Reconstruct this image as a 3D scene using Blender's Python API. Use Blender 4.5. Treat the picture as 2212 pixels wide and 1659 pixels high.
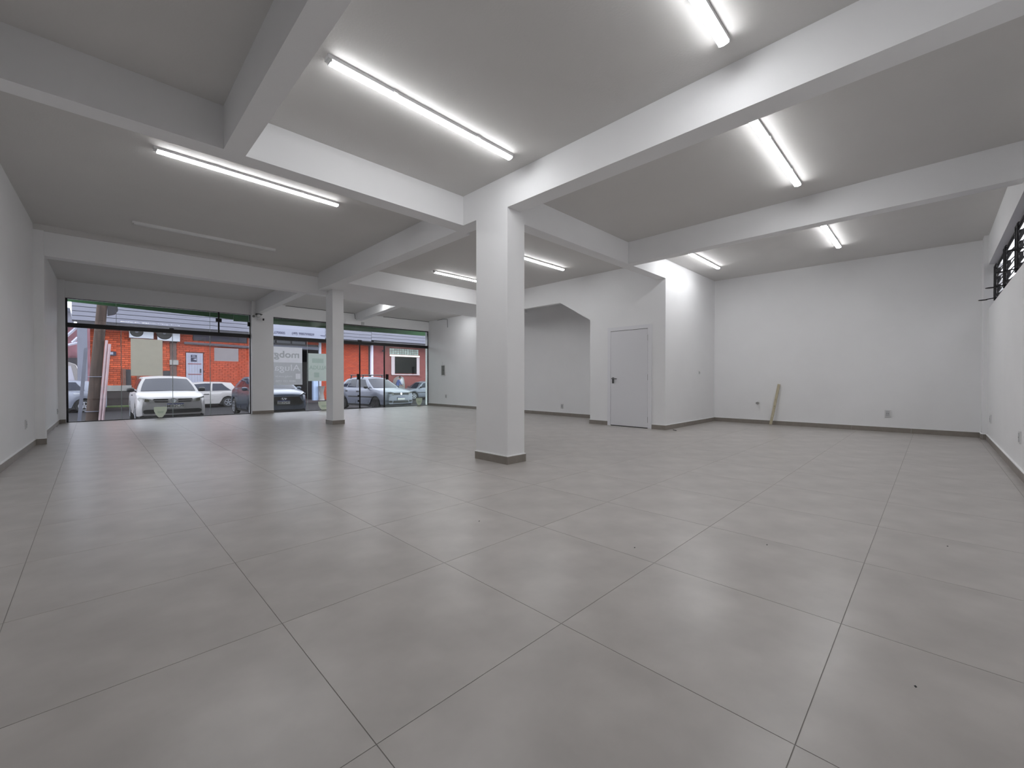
import bpy, bmesh, math, random
from mathutils import Vector, Matrix
random.seed(7)
for o in list(bpy.data.objects): bpy.data.objects.remove(o, do_unlink=True)
S = bpy.context.scene
COL = S.collection
# ------------------------------------------------------------------ camera
PW, PH, FPX = 2212.0, 1659.0, 908.459
AX = Vector((0.708078478, -0.00652893437, 0.706103563))    # world X in camera axes (right, down, forward)
AY = Vector((-0.706133728, -0.00631311611, 0.708050353))   # world Y
AZ = Vector((-0.00016510051, -0.999958758, -0.00908048242))
HC = 1.0
cam_d = bpy.data.cameras.new('camera'); cam = bpy.data.objects.new('camera', cam_d); COL.objects.link(cam)
cam_d.sensor_width = 36.0; cam_d.lens = 36.0*FPX/PW; cam_d.clip_start = 0.02; cam_d.clip_end = 300
right = Vector((AX[0], AY[0], AZ[0])); down = Vector((AX[1], AY[1], AZ[1])); fwd = Vector((AX[2], AY[2], AZ[2]))
m = Matrix.Identity(4)
for i in range(3):
    m[i][0] = right[i]; m[i][1] = -down[i]; m[i][2] = -fwd[i]
m[2][3] = HC
cam.matrix_world = m
S.camera = cam
# ------------------------------------------------------------------ world, view
S.view_settings.view_transform = 'Standard'; S.view_settings.look = 'None'
S.view_settings.gamma = 1.0; S.view_settings.use_curve_mapping = False; S.view_settings.exposure = 0.0
W = bpy.data.worlds.new('overcast_sky'); S.world = W; W.use_nodes = True
wn = W.node_tree; wn.nodes.clear()
wo = wn.nodes.new('ShaderNodeOutputWorld'); wb = wn.nodes.new('ShaderNodeBackground')
wb.inputs[0].default_value = (0.88, 0.90, 1.0, 1); wb.inputs[1].default_value = 4.4
wn.links.new(wb.outputs[0], wo.inputs[0])
LAMP = 35.0

# ------------------------------------------------------------------ pixel helpers (a pixel gives a direction; planes give the distance)
def ray(px, py):
    v = Vector((px-PW/2, py-PH/2, FPX)); return Vector((AX.dot(v), AY.dot(v), AZ.dot(v)))
def on_y(px, py, Y):
    r = ray(px, py); t = Y/r.y; return (r.x*t, HC+r.z*t)
def on_x(px, py, X):
    r = ray(px, py); t = X/r.x; return (r.y*t, HC+r.z*t)
SF0 = Vector((-0.443, 14.438)); SFD = Vector((9.903, -0.176)).normalized(); SFN = Vector((-SFD.y, SFD.x))
def on_sf(px, py, off=0.0):
    """point on the glass line of the storefront: (distance along it, height)"""
    r = ray(px, py); a = SF0+SFN*off
    t = SFN.dot(a)/SFN.dot(Vector((r.x, r.y))); p = Vector((r.x*t, r.y*t))
    return ((p-SF0).dot(SFD), HC+r.z*t)

# ------------------------------------------------------------------ materials
def lin(c):
    return tuple((x/255/12.92 if x/255 <= .04045 else ((x/255+.055)/1.055)**2.4) for x in c)
MATS = {}
def mat(name, rgb, rough=.6, metal=0.0, var=0.0, scale=6.0, bump=0.0, bscale=80.0, spec=.5, stretch=None, rnd=0.0):
    if name in MATS: return MATS[name]
    M = bpy.data.materials.new(name); M.use_nodes = True; nt = M.node_tree; b = nt.nodes['Principled BSDF']
    c = lin(rgb)
    b.inputs['Base Color'].default_value = (*c, 1); b.inputs['Roughness'].default_value = rough
    b.inputs['Metallic'].default_value = metal; b.inputs['Specular IOR Level'].default_value = spec
    if var or bump or rnd:
        tc = nt.nodes.new('ShaderNodeTexCoord'); mp = nt.nodes.new('ShaderNodeMapping')
        nt.links.new(tc.outputs['Object'], mp.inputs[0])
        if stretch: mp.inputs['Scale'].default_value = stretch
    if var or rnd:
        n = nt.nodes.new('ShaderNodeTexNoise'); n.inputs['Scale'].default_value = scale; n.inputs['Detail'].default_value = 5
        nt.links.new(mp.outputs[0], n.inputs['Vector'])
        r = nt.nodes.new('ShaderNodeMapRange'); r.inputs[3].default_value = 1-var; r.inputs[4].default_value = 1+var
        r.inputs[1].default_value = .3; r.inputs[2].default_value = .7
        nt.links.new(n.outputs[0], r.inputs[0])
        mx = nt.nodes.new('ShaderNodeVectorMath'); mx.operation = 'SCALE'; mx.inputs[0].default_value = c
        src = r.outputs[0]
        if rnd:
            oi = nt.nodes.new('ShaderNodeObjectInfo'); r2 = nt.nodes.new('ShaderNodeMapRange')
            r2.inputs[3].default_value = 1-rnd; r2.inputs[4].default_value = 1+rnd
            nt.links.new(oi.outputs['Random'], r2.inputs[0])
            mm = nt.nodes.new('ShaderNodeMath'); mm.operation = 'MULTIPLY'
            nt.links.new(src, mm.inputs[0]); nt.links.new(r2.outputs[0], mm.inputs[1]); src = mm.outputs[0]
        nt.links.new(src, mx.inputs['Scale']); nt.links.new(mx.outputs[0], b.inputs['Base Color'])
    if bump:
        n2 = nt.nodes.new('ShaderNodeTexNoise'); n2.inputs['Scale'].default_value = bscale; n2.inputs['Detail'].default_value = 4
        nt.links.new(mp.outputs[0], n2.inputs['Vector'])
        bp = nt.nodes.new('ShaderNodeBump'); bp.inputs['Strength'].default_value = bump; bp.inputs['Distance'].default_value = .01
        nt.links.new(n2.outputs[0], bp.inputs['Height']); nt.links.new(bp.outputs[0], b.inputs['Normal'])
    MATS[name] = M; return M
def emit(name, rgb, strength):
    M = bpy.data.materials.new(name); M.use_nodes = True; b = M.node_tree.nodes['Principled BSDF']
    b.inputs['Base Color'].default_value = (.8, .8, .8, 1)
    b.inputs['Emission Color'].default_value = (*rgb, 1); b.inputs['Emission Strength'].default_value = strength
    MATS[name] = M; return M
def glass(name, tint, ior=1.5, extra=0.0):
    M = bpy.data.materials.new(name); M.use_nodes = True; nt = M.node_tree; nt.nodes.clear()
    o = nt.nodes.new('ShaderNodeOutputMaterial'); t = nt.nodes.new('ShaderNodeBsdfTransparent'); g = nt.nodes.new('ShaderNodeBsdfGlossy')
    t.inputs[0].default_value = (*tint, 1); g.inputs['Roughness'].default_value = .01
    f = nt.nodes.new('ShaderNodeFresnel'); f.inputs[0].default_value = ior
    a = nt.nodes.new('ShaderNodeMath'); a.operation = 'ADD'; a.use_clamp = True; a.inputs[1].default_value = extra
    x = nt.nodes.new('ShaderNodeMixShader'); nt.links.new(f.outputs[0], a.inputs[0]); nt.links.new(a.outputs[0], x.inputs[0])
    nt.links.new(t.outputs[0], x.inputs[1]); nt.links.new(g.outputs[0], x.inputs[2]); nt.links.new(x.outputs[0], o.inputs[0])
    MATS[name] = M; return M

def paper(name, rgb, tr=.5):
    M = bpy.data.materials.new(name); M.use_nodes = True; nt = M.node_tree; nt.nodes.clear()
    o = nt.nodes.new('ShaderNodeOutputMaterial'); d = nt.nodes.new('ShaderNodeBsdfDiffuse'); t = nt.nodes.new('ShaderNodeBsdfTranslucent'); x = nt.nodes.new('ShaderNodeMixShader')
    c = (*lin(rgb), 1); n = nt.nodes.new('ShaderNodeTexNoise'); n.inputs['Scale'].default_value = 6
    tc = nt.nodes.new('ShaderNodeTexCoord'); nt.links.new(tc.outputs['Object'], n.inputs[0])
    r = nt.nodes.new('ShaderNodeMapRange'); r.inputs[3].default_value = .95; r.inputs[4].default_value = 1.05; nt.links.new(n.outputs[0], r.inputs[0])
    m_ = nt.nodes.new('ShaderNodeVectorMath'); m_.operation = 'SCALE'; m_.inputs[0].default_value = c[:3]; nt.links.new(r.outputs[0], m_.inputs['Scale'])
    nt.links.new(m_.outputs[0], d.inputs[0]); nt.links.new(m_.outputs[0], t.inputs[0]); x.inputs[0].default_value = tr
    nt.links.new(d.outputs[0], x.inputs[1]); nt.links.new(t.outputs[0], x.inputs[2]); nt.links.new(x.outputs[0], o.inputs[0]); MATS[name] = M; return M
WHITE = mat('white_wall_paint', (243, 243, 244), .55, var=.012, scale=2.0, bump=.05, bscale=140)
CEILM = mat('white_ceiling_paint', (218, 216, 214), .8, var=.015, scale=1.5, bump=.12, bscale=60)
TILE = mat('grey_porcelain_tile', (183, 178, 174), .30, var=.11, scale=3.6, bump=.012, bscale=30, rnd=.018, spec=.45)
GROUT = mat('grey_grout', (148, 144, 140), .8)
SKIRT = mat('taupe_skirting_tile', (142, 135, 128), .45, var=.08, scale=9)
CAULK = mat('white_caulk', (248, 248, 248), .6)
BLACK = mat('black_aluminium', (10, 10, 12), .35)
DARK = mat('dark_plastic', (22, 22, 24), .45)
PLAST = mat('white_plastic', (222, 222, 222), .35)
DOORM = mat('white_door_lacquer', (232, 232, 236), .35)
STEEL = mat('brushed_steel', (120, 120, 122), .3, metal=1)
GREYM = mat('grey_metal', (120, 121, 118), .4)

# ------------------------------------------------------------------ mesh helpers
class MB:
    def __init__(s): s.v = []; s.f = []
    def add(s, vs, fs):
        n = len(s.v); s.v += [tuple(p) for p in vs]; s.f += [tuple(i+n for i in q) for q in fs]; return s
    def box(s, x0, x1, y0, y1, z0, z1):
        return s.add([(x, y, z) for z in (z0, z1) for (x, y) in ((x0, y0), (x1, y0), (x1, y1), (x0, y1))],
                     [(3, 2, 1, 0), (4, 5, 6, 7), (0, 1, 5, 4), (1, 2, 6, 5), (2, 3, 7, 6), (3, 0, 4, 7)])
    def prism(s, poly, z0, z1, axes=(0, 1, 2)):
        """poly: (a, b) pairs extruded along the third axis; axes maps (a, b, c) to x, y, z"""
        n = len(poly); vs = []
        for c in (z0, z1):
            for (a, b) in poly:
                p = [0, 0, 0]; p[axes[0]] = a; p[axes[1]] = b; p[axes[2]] = c; vs.append(p)
        fs = [tuple(range(n-1, -1, -1)), tuple(range(n, 2*n))]+[(i, (i+1) % n, n+(i+1) % n, n+i) for i in range(n)]
        return s.add(vs, fs)
    def tube(s, pts, r, k=8, closed=False):
        pts = [Vector(p) for p in pts]; rings = []
        for i, p in enumerate(pts):
            d = (pts[min(i+1, len(pts)-1)]-pts[max(i-1, 0)])
            d = d.normalized() if d.length > 1e-9 else Vector((0, 0, 1))
            a = d.cross(Vector((0, 0, 1)));  a = a if a.length > .01 else d.cross(Vector((1, 0, 0)))
            a.normalize(); b = d.cross(a)
            rr = r[i] if isinstance(r, (list, tuple)) else r
            rings.append([p+(a*math.cos(2*math.pi*j/k)+b*math.sin(2*math.pi*j/k))*rr for j in range(k)])
        return s.loft(rings, True)
    def loft(s, rings, cap=False, wrap=True):
        k = len(rings[0]); vs = [p for r in rings for p in r]; fs = []
        for i in range(len(rings)-1):
            for j in range(k if wrap else k-1):
                fs.append((i*k+j, i*k+(j+1) % k, (i+1)*k+(j+1) % k, (i+1)*k+j))
        if cap: fs += [tuple(range(k-1, -1, -1)), tuple(range((len(rings)-1)*k, len(rings)*k))]
        return s.add(vs, fs)
    def lathe(s, prof, c, axis='y', k=24):
        """prof: (radius, offset along axis)"""
        rings = []
        for (r, o) in prof:
            ring = []
            for j in range(k):
                a = 2*math.pi*j/k; u, w = r*math.cos(a), r*math.sin(a)
                ring.append((c[0]+u, c[1]+o, c[2]+w) if axis == 'y' else (c[0]+o, c[1]+u, c[2]+w) if axis == 'x' else (c[0]+u, c[1]+w, c[2]+o))
            rings.append(ring)
        return s.loft(rings, True)
    def build(s, name, material, parent=None, smooth=False, bevel=0.0):
        me = bpy.data.meshes.new(name); me.from_pydata(s.v, [], s.f); me.validate()
        bm = bmesh.new(); bm.from_mesh(me); bmesh.ops.recalc_face_normals(bm, faces=bm.faces); bm.to_mesh(me); bm.free()
        if material: me.materials.append(material)
        o = bpy.data.objects.new(name, me); COL.objects.link(o)
        if parent: o.parent = parent
        if smooth:
            for p in me.polygons: p.use_smooth = True
            try: me.set_sharp_from_angle(angle=math.radians(40))
            except Exception: pass
        if bevel:
            b = o.modifiers.new('bevel', 'BEVEL'); b.width = bevel; b.segments = 2; b.limit_method = 'ANGLE'
        return o
def box(name, material, parent, *a, bevel=0.0): return MB().box(*a).build(name, material, parent, bevel=bevel)
def tag(o, label, cat, group=None, kind=None):
    o['label'] = label; o['category'] = cat
    if group: o['group'] = group
    if kind: o['kind'] = kind
    return o
def empty(name, loc=(0, 0, 0), rz=0.0):
    o = bpy.data.objects.new(name, None); COL.objects.link(o); o.location = loc; o.rotation_euler = (0, 0, rz)
    o.empty_display_size = .1; return o
def copy_obj(o, parent=None):
    c = o.copy(); COL.objects.link(c); c.parent = parent; return c
def text_mesh(body, size, material, name, parent, origin, xdir, zdir, thick=.001, align='CENTER', bold=0.0, shear=0.0):
    cu = bpy.data.curves.new('lettering', 'FONT'); cu.body = body; cu.size = size; cu.align_x = align; cu.align_y = 'CENTER'
    cu.extrude = thick; cu.offset = bold; cu.shear = shear; cu.resolution_u = 3
    t = bpy.data.objects.new('lettering', cu); COL.objects.link(t)
    bpy.context.view_layer.update()
    me = bpy.data.meshes.new_from_object(t.evaluated_get(bpy.context.evaluated_depsgraph_get()))
    bpy.data.objects.remove(t, do_unlink=True)
    xd, zd, o = Vector(xdir), Vector(zdir), Vector(origin); nd = xd.cross(zd)
    for v in me.vertices: v.co = o+xd*v.co.x+zd*v.co.y+nd*v.co.z
    me.materials.clear(); me.materials.append(material)
    ob = bpy.data.objects.new(name, me); COL.objects.link(ob); ob.parent = parent; return ob

# ================================================================== ROOM SHELL
H, ZB, FC = 3.42, 3.04, 3.33            # main ceiling, beam undersides, front bay ceiling
XB = 8.13                               # face of the block that holds the door
def struct(name, mb, material, label, cat, bevel=0.0):
    return tag(mb.build(name, material, bevel=bevel), label, cat, kind='structure')
def slab(name, poly, z0, z1, material, label, cat): return struct(name, MB().prism(poly, z0, z1), material, label, cat)

# floor: a grout bed with single tiles laid on it
floor = slab('floor', [(-1.2, -.85), (11.2, -.85), (11.2, 14.2), (-1.2, 14.42)], -.2, -.0012, GROUT, 'grey porcelain tile floor with fine grout joints', 'floor')
TS, GX0, GY0, GAP = .812, .545, .262, .003
full = None
x_edges = [GX0+TS*k for k in range(-2, 14)]; y_edges = [GY0+TS*k for k in range(-2, 19)]
for i in range(len(x_edges)-1):
    for j in range(len(y_edges)-1):
        x0, x1, y0, y1 = x_edges[i], x_edges[i+1], y_edges[j], y_edges[j+1]
        cy = (y0+y1)/2
        xl = -.97+.0319*(cy+.637)-.03; xr = 10.9 if y0 < 3.8 else (XB+.02 if y1 < 5.6 else 9.45)
        X0, X1, Y0, Y1 = max(x0, xl), min(x1, xr), max(y0, -.66), min(y1, 14.42)
        if X1-X0 < .03 or Y1-Y0 < .03: continue
        if (X0, X1, Y0, Y1) == (x0, x1, y0, y1):
            if full is None:
                g = GAP/2; full = MB().box(g, TS-g, g, TS-g, -.012, 0).build('tile', TILE, floor); full.location = (x0, y0, 0)
            else:
                c = copy_obj(full, floor); c.location = (x0, y0, 0)
        else:
            g = GAP/2; t = MB().box(g, X1-X0-g, g, Y1-Y0-g, -.012, 0).build('tile', TILE, floor); t.location = (X0, Y0, 0)

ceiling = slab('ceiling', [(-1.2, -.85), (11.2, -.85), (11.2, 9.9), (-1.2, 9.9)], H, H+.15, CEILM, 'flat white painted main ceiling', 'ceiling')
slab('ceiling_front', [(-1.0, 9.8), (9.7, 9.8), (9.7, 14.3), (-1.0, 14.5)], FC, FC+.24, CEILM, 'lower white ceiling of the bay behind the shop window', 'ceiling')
LW = [(-.97, -.637), (-.637, 9.8), (-.56, 14.47)]
slab('wall_left', LW+[(-.8, 14.47), (-1.25, -.85), (-.97, -.85)], 0, H+.1, WHITE, 'long white side wall on the left', 'wall')
slab('wall_right', [(10.80, 3.8), (10.92, -.85), (11.15, -.85), (11.15, 3.8)], 0, H+.1, WHITE, 'bare white wall behind the leaning wooden stick', 'wall')
slab('wall_far', [(9.49, 14.45), (9.26, 5.5), (9.5, 5.5), (9.70, 14.45)], 0, H+.1, WHITE, 'white wall on the far side near the shop window', 'wall')
slab('wall_block', [(XB, 3.80), (11.1, 3.80), (11.1, 5.6), (XB, 5.6)], 0, H+.05, WHITE, 'white block wall that holds the grey door', 'wall')
struct('wall_lintel', MB().prism([(5.6, 2.385), (6.48, 2.895), (8.74, 2.895), (8.74, H+.02), (5.6, H+.02)], XB, XB+.1, (1, 2, 0)), WHITE,
       'white lintel with a slanted corner over the alcove', 'wall')
# rear wall with the high window
RY = -.637
WX0, WX1, WZ0, WZ1 = 4.6, 10.60, 2.19, 2.93
struct('wall_rear', MB().box(-1.25, 11.15, RY-.2, RY, 0, WZ0).box(-1.25, 11.15, RY-.2, RY, WZ1, H+.1).box(-1.25, WX0, RY-.2, RY, WZ0, WZ1).box(WX1, 11.15, RY-.2, RY, WZ0, WZ1),
       WHITE, 'white rear wall under and around the high louvre window', 'wall')
slab('pilaster_corner', [(WX1, RY), (11.0, RY), (11.0, -.582), (WX1, -.582)], 0, H+.02, WHITE, 'shallow white corner pilaster beside the louvre window', 'pilaster')
slab('pilaster_left', [(-.75, 9.80), (-.525, 9.80), (-.525, 10.05), (-.75, 10.05)], 0, FC, WHITE, 'white pilaster on the left wall under the cross beam', 'pilaster')
slab('pilaster_front', [(-.7, 14.25), (-.445, 14.25), (-.445, 14.52), (-.7, 14.52)], 0, FC, WHITE, 'slim white pilaster at the left end of the shop window', 'pilaster')
# columns
def column(x0, x1, y0, y1, z1, label):
    o = struct('column', MB().box(x0, x1, y0, y1, 0, z1), WHITE, label, 'column')
    for k, (a, b, c, d) in enumerate(((x0-.014, x1+.014, y0-.014, y0), (x0-.014, x1+.014, y1, y1+.014), (x0-.014, x0, y0, y1), (x1, x1+.014, y0, y1))):
        box('skirting_tile', SKIRT, o, a, b, c, d, 0, .092); box('caulk_line', CAULK, o, a, b, c, d, .092, .102)
    return o
column(3.475, 3.765, 3.56, 4.13, ZB, 'large white square column in the middle of the room')
column(3.82, 4.07, 9.53, 9.90, ZB, 'slimmer white column standing nearer the shop window')
# beams
BM = WHITE
def beam(poly, z0, z1, label): return slab('ceiling_beam', poly, z0, z1, BM, label, 'beam')
beam([(.832, -.8), (1.0, -.8), (1.0, 4.4367), (.832, 4.4395)], ZB, H+.02, 'narrow beam overhead at the upper left running toward the shop window')
beam([(-1.0, 4.47), (3.475, 4.395), (3.475, 4.62), (-1.0, 4.66)], ZB, H+.02, 'cross beam from the left wall to the middle column')
beam([(3.475, -.8), (3.70, -.8), (3.70, 4.62), (3.475, 4.62)], ZB, H+.02, 'lit beam above the middle column running to the upper right')
beam([(3.70, 3.80), (XB, 3.80), (XB, 4.0), (3.70, 4.0)], ZB, H+.02, 'cross beam from the middle column to the door block')
beam([(6.67, -.8), (6.85, -.8), (6.85, 3.80), (6.67, 3.80)], ZB, H+.02, 'beam at the right between the two right hand lamp rows')
beam([(3.55, 4.62), (3.77, 4.62), (3.82, 8.72), (3.82, 9.84), (3.62, 9.84)], ZB, H+.02, 'beam between the middle column and the slimmer column')
beam([(-.9, 9.84), (3.82, 9.84), (3.82, 10.06), (-.9, 10.06)], 2.95, H+.02, 'cross beam in front of the left half of the shop window bay')
beam([(3.82, 8.72), (9.6, 8.72), (9.6, 10.5), (3.82, 10.5)], ZB, H+.02, 'wide cross beam with a broad underside right of the slimmer column')
sfb = lambda u, off=0: tuple(SF0+SFD*u+SFN*off)
beam([(3.29, 10.06), (3.475, 10.06), (3.561, 14.17), (3.43, 14.17)], 2.968, FC+.02, 'small beam above the wall camera in the window bay')
beam([(6.04, 10.5), (6.24, 10.5), (6.72, 14.3), (6.53, 14.3)], 3.09, FC+.02, 'small brightly lit beam in the window bay')

# skirting tiles along the walls
def skirting(name, p, q, label, step=.8, nrm=1):
    p, q = Vector(p), Vector(q); d = q-p; L = d.length; d.normalize(); n = Vector((-d.y, d.x))*nrm
    root = tag(empty(name, (0, 0, 0)), label, 'skirting', kind='structure')
    k = max(1, round(L/step))
    for i in range(k):
        a = p+d*(L*i/k+.001); b = p+d*(L*(i+1)/k-.001)
        MB().prism([tuple(a), tuple(b), tuple(b+n*.014), tuple(a+n*.014)], 0, .09).build('skirting_tile', SKIRT, root)
    MB().prism([tuple(p), tuple(q), tuple(q+n*.018), tuple(p+n*.018)], .09, .099).build('caulk_line', CAULK, root)
    return root
skirting('baseboard_left', LW[0], LW[1], 'taupe tile skirting along the left wall', nrm=-1)
skirting('baseboard_left_front', (-.633, 10.05), (-.562, 14.25), 'taupe tile skirting on the left wall beyond the pilaster', nrm=-1)
skirting('baseboard_pilaster', (-.64, 9.80), (-.511, 9.80), 'taupe tile skirting on the left wall pilaster', nrm=-1)
skirting('baseboard_pilaster_front', (-.56, 14.25), (-.445, 14.25), 'taupe tile skirting on the slim pilaster by the shop window', nrm=-1)
skirting('baseboard_right', (10.80, 3.8), (10.905, -.582), 'taupe tile skirting below the leaning wooden stick', nrm=-1)
skirting('baseboard_rear', (-.9, RY), (WX1, RY), 'taupe tile skirting along the rear wall', nrm=1)
skirting('baseboard_corner_side', (WX1, RY), (WX1, -.582), 'taupe tile skirting on the narrow side of the corner pilaster', nrm=1)
skirting('baseboard_corner', (WX1, -.582), (10.89, -.582), 'taupe tile skirting on the corner pilaster', nrm=1)
skirting('baseboard_far', (9.484, 14.25), (9.262, 5.6), 'taupe tile skirting along the far wall and alcove', nrm=-1)
skirting('baseboard_block_side', (XB, 3.80), (10.8, 3.80), 'taupe tile skirting on the bright side of the door block', nrm=-1)
skirting('baseboard_block_near', (XB, 4.085), (XB, 3.786), 'taupe tile skirting right of the door', nrm=-1)
skirting('baseboard_block_far', (XB, 5.6), (XB, 5.125), 'taupe tile skirting left of the door', nrm=-1)
skirting('baseboard_alcove', (9.26, 5.6), (XB-.014, 5.6), 'taupe tile skirting inside the alcove', nrm=-1)

# door in the block
door = tag(empty('door_1', (XB, 4.6, 0)), 'plain light grey door with dark lever handle in the white block', 'door', kind='structure')
dy0, dy1, dz = 4.085-4.6, 5.125-4.6, 2.155
DFR = mat('white_door_frame', (236, 236, 240), .4)
box('frame_jamb', DFR, door, -.02, 0, dy0, dy0+.082, 0, dz)
box('frame_jamb', DFR, door, -.02, 0, dy1-.075, dy1, 0, dz)
box('frame_head', DFR, door, -.02, 0, dy0+.082, dy1-.075, dz-.08, dz)
box('gap', DARK, door, -.003, .0, dy0+.08, dy1-.073, 0, dz-.078)
leaf = box('door_leaf', DOORM, door, -.013, -.002, dy0+.088, dy1-.076, .016, dz-.088, bevel=.002)
hnd = box('lock_plate', STEEL, leaf, -.022, -.012, dy1-.165, dy1-.115, .93, 1.06, bevel=.003)
MB().tube([(-.022, dy1-.14, 1.035), (-.06, dy1-.14, 1.035)], .011).build('spindle', STEEL, leaf)
MB().tube([(-.06, dy1-.125, 1.035), (-.06, dy1-.25, 1.03)], .011).build('lever', STEEL, leaf, True)
for z in (.12, 1.0, 1.82): box('hinge', STEEL, door, -.017, -.011, dy0+.079, dy0+.09, z, z+.12)

# ================================================================== LAMPS
DIFF = emit('lit_diffuser', (.975, .985, 1.0), LAMP)
DIFF_OFF = mat('unlit_diffuser', (214, 214, 214), .35)
def lamp(x0, x1, y, label, lit=True, rot=0.0, z=H):
    r = tag(empty('ceiling_lamp', ((x0+x1)/2, y, z), rot), label, 'lamp', 'LED batten lamps on the ceiling')
    h = (x1-x0)/2; hw = .036
    prof = [(-hw, -.030), (-hw*.97, -.038), (-hw*.7, -.048), (0, -.053), (hw*.7, -.048), (hw*.97, -.038), (hw, -.030)]
    if not lit: hw = .022; prof = [(a*.6, b) for a, b in prof]
    MB().box(-h-.03, h+.012, -hw, hw, -.030, 0).build('housing', PLAST, r)
    MB().prism(prof, -h, h, (1, 2, 0)).build('diffuser', DIFF if lit else DIFF_OFF, r, True)
    for sx in (-h-.008, h): MB().box(sx, sx+.008, -hw*.98, hw*.98, -.046, -.001).build('end_cap', PLAST, r)
    for cx_ in (-h*.45, h*.5): MB().box(cx_-.02, cx_+.02, -hw-.006, hw+.006, -.026, -.001).build('clip', PLAST, r)
    return r
lamp(1.28, 3.19, 3.22, 'lit LED batten on the ceiling left of the middle column, largest of the lamps', rot=.008)
lamp(.49, 2.38, 5.74, 'lit LED batten on the left ceiling beyond the cross beam', rot=.02)
lamp(.47, 2.39, 8.60, 'unlit LED batten on the ceiling nearest the shop window', lit=False, rot=-.01)
lamp(5.37, 7.25, 7.80, 'lit LED batten seen just left of the middle column')
lamp(5.34, 7.21, 5.67, 'lit LED batten seen just right of the middle column')
lamp(1.28, 3.18, 1.065, 'lit LED batten cut off by the top of the picture')
lamp(4.22, 6.12, 1.19, 'lit LED batten right of the lit beam with two wire clips')
lamp(7.62, 9.50, 1.22, 'lit LED batten on the far right above the bare wall')
lamp(7.60, 9.46, 3.26, 'lit LED batten above the bright side of the door block')
lamp(4.30, 6.10, 11.55, 'lit LED batten hidden behind the wide cross beam, left of the small lit beam', z=FC)
lamp(7.20, 9.05, 11.55, 'lit LED batten hidden behind the wide cross beam, near the far wall', z=FC)

# ================================================================== STOREFRONT
GL = glass('clear_shop_glass', (.93, .95, .95), 1.45, .015)
GLD = glass('greenish_shop_glass', (.84, .90, .87), 1.5, .05)
GEDGE = mat('pale_glass_edge', (176, 190, 190), .3)
SFROT = math.atan2(SFD.y, SFD.x)
sf = lambda px, py, off=0.0: on_sf(px, py, off)
UP0, UP1 = sf(541, 800)[0], sf(587, 800)[0]          # storefront pillar
UE = sf(925, 800)[0]
zt_l, zt_r = sf(140.5, 640)[1], sf(924.6, 717)[1]
zh_l = (sf(143, 698)[1], sf(143, 707)[1])
# header above the glass
hd = tag(MB().prism([sfb(-.2, -.06), sfb(UE+.3, -.06), sfb(UE+.3, .18), sfb(-.2, .18)], 2.94, FC+.05).build('wall_header', WHITE), 'white header band above the shop window', 'wall', kind='structure')
pil = slab('pillar_front', [sfb(UP0, -.2), sfb(UP1, -.2), sfb(UP1, .15), sfb(UP0, .15)], 0, FC, WHITE, 'white pillar between the two halves of the shop window', 'pillar')
a_, b_ = Vector(sfb(UP0, -.2)), Vector(sfb(UP1, -.2))
skirting('baseboard_pillar', tuple(a_), tuple(b_), 'taupe tile skirting on the shop window pillar', nrm=-1)
def shopwindow(name, u0, u1, zt, zb_, seams, tseams, label, doors=()):
    r = tag(empty(name, (SF0.x, SF0.y, 0), SFROT), label, 'window', kind='structure')
    box('top_rail', BLACK, r, u0, u1, -.02, .03, zt-.035, zt+.01); box('bottom_rail', BLACK, r, u0, u1, -.012, .02, 0, .018)
    box('transom_bar', BLACK, r, u0, u1, -.03, .03, zb_-.105, zb_)
    box('side_rail', BLACK, r, u0, u0+.035, -.02, .03, 0, zt); box('side_rail', BLACK, r, u1-.03, u1, -.02, .03, 0, zt)
    e = [u0+.035]+seams+[u1-.03]
    for i in range(len(e)-1):
        box('pane', GLD if i in doors else GL, r, e[i]+.002, e[i+1]-.002, -.004, .004, .018, zb_-.105)
    e = [u0+.035]+tseams+[u1-.03]
    for i in range(len(e)-1): box('pane', GL, r, e[i]+.002, e[i+1]-.002, -.004, .004, zb_, zt-.035)
    return r
u_ = lambda px: sf(px, 800)[0]
w1 = shopwindow('window_1', 0, UP0+.01, 2.965, 2.36, [u_(262), u_(373), u_(454)], [u_(252), u_(454), u_(473)], 'left half of the black framed shop window with frameless panes')
for px in (262, 373, 454): box('glass_seam', GEDGE, w1, u_(px)-.006, u_(px)+.006, -.006, .006, .018, 2.245)
for px in (252, 454): box('glass_seam', GEDGE, w1, u_(px)-.004, u_(px)+.004, -.006, .006, 2.35, 2.955)
box('transom_post', BLACK, w1, u_(473)-.02, u_(473)+.02, -.015, .015, 2.35, 2.96)
box('glass_clip', BLACK, w1, u_(473)-.07, u_(473)+.07, -.02, .02, 2.66, 2.76); box('glass_clip', BLACK, w1, UP0-.07, UP0, -.02, .02, 2.60, 2.72)
box('glass_clip', BLACK, w1, u_(366), u_(376), -.02, .02, 2.33, 2.39)
w2 = shopwindow('window_2', UP1-.01, UE, 2.945, 2.365, [u_(664), u_(777), u_(830)], [u_(777), u_(832)], 'right half of the black framed shop window with glass doors', doors=(3,))
for px in (777, 830): box('door_edge', BLACK, w2, u_(px)-.022, u_(px)+.022, -.012, .012, .018, 2.265)
box('glass_seam', GEDGE, w2, u_(664)-.004, u_(664)+.004, -.006, .006, .018, 2.265)
for px, z in ((774, 1.02), (836, 1.02)): box('pivot_clip', BLACK, w2, u_(px)-.05, u_(px)+.05, -.02, .02, z, z+.2)
for z in (.42, .24): box('door_lock', BLACK, w2, u_(775)-.05, u_(775)+.03, -.03, .0, z, z+.06)
box('glass_clip', BLACK, w2, u_(777)-.07, u_(777)+.07, -.02, .02, 2.36, 2.42); box('glass_clip', BLACK, w2, u_(777)-.06, u_(777)+.06, -.02, .02, 2.90, 2.955)
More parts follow.
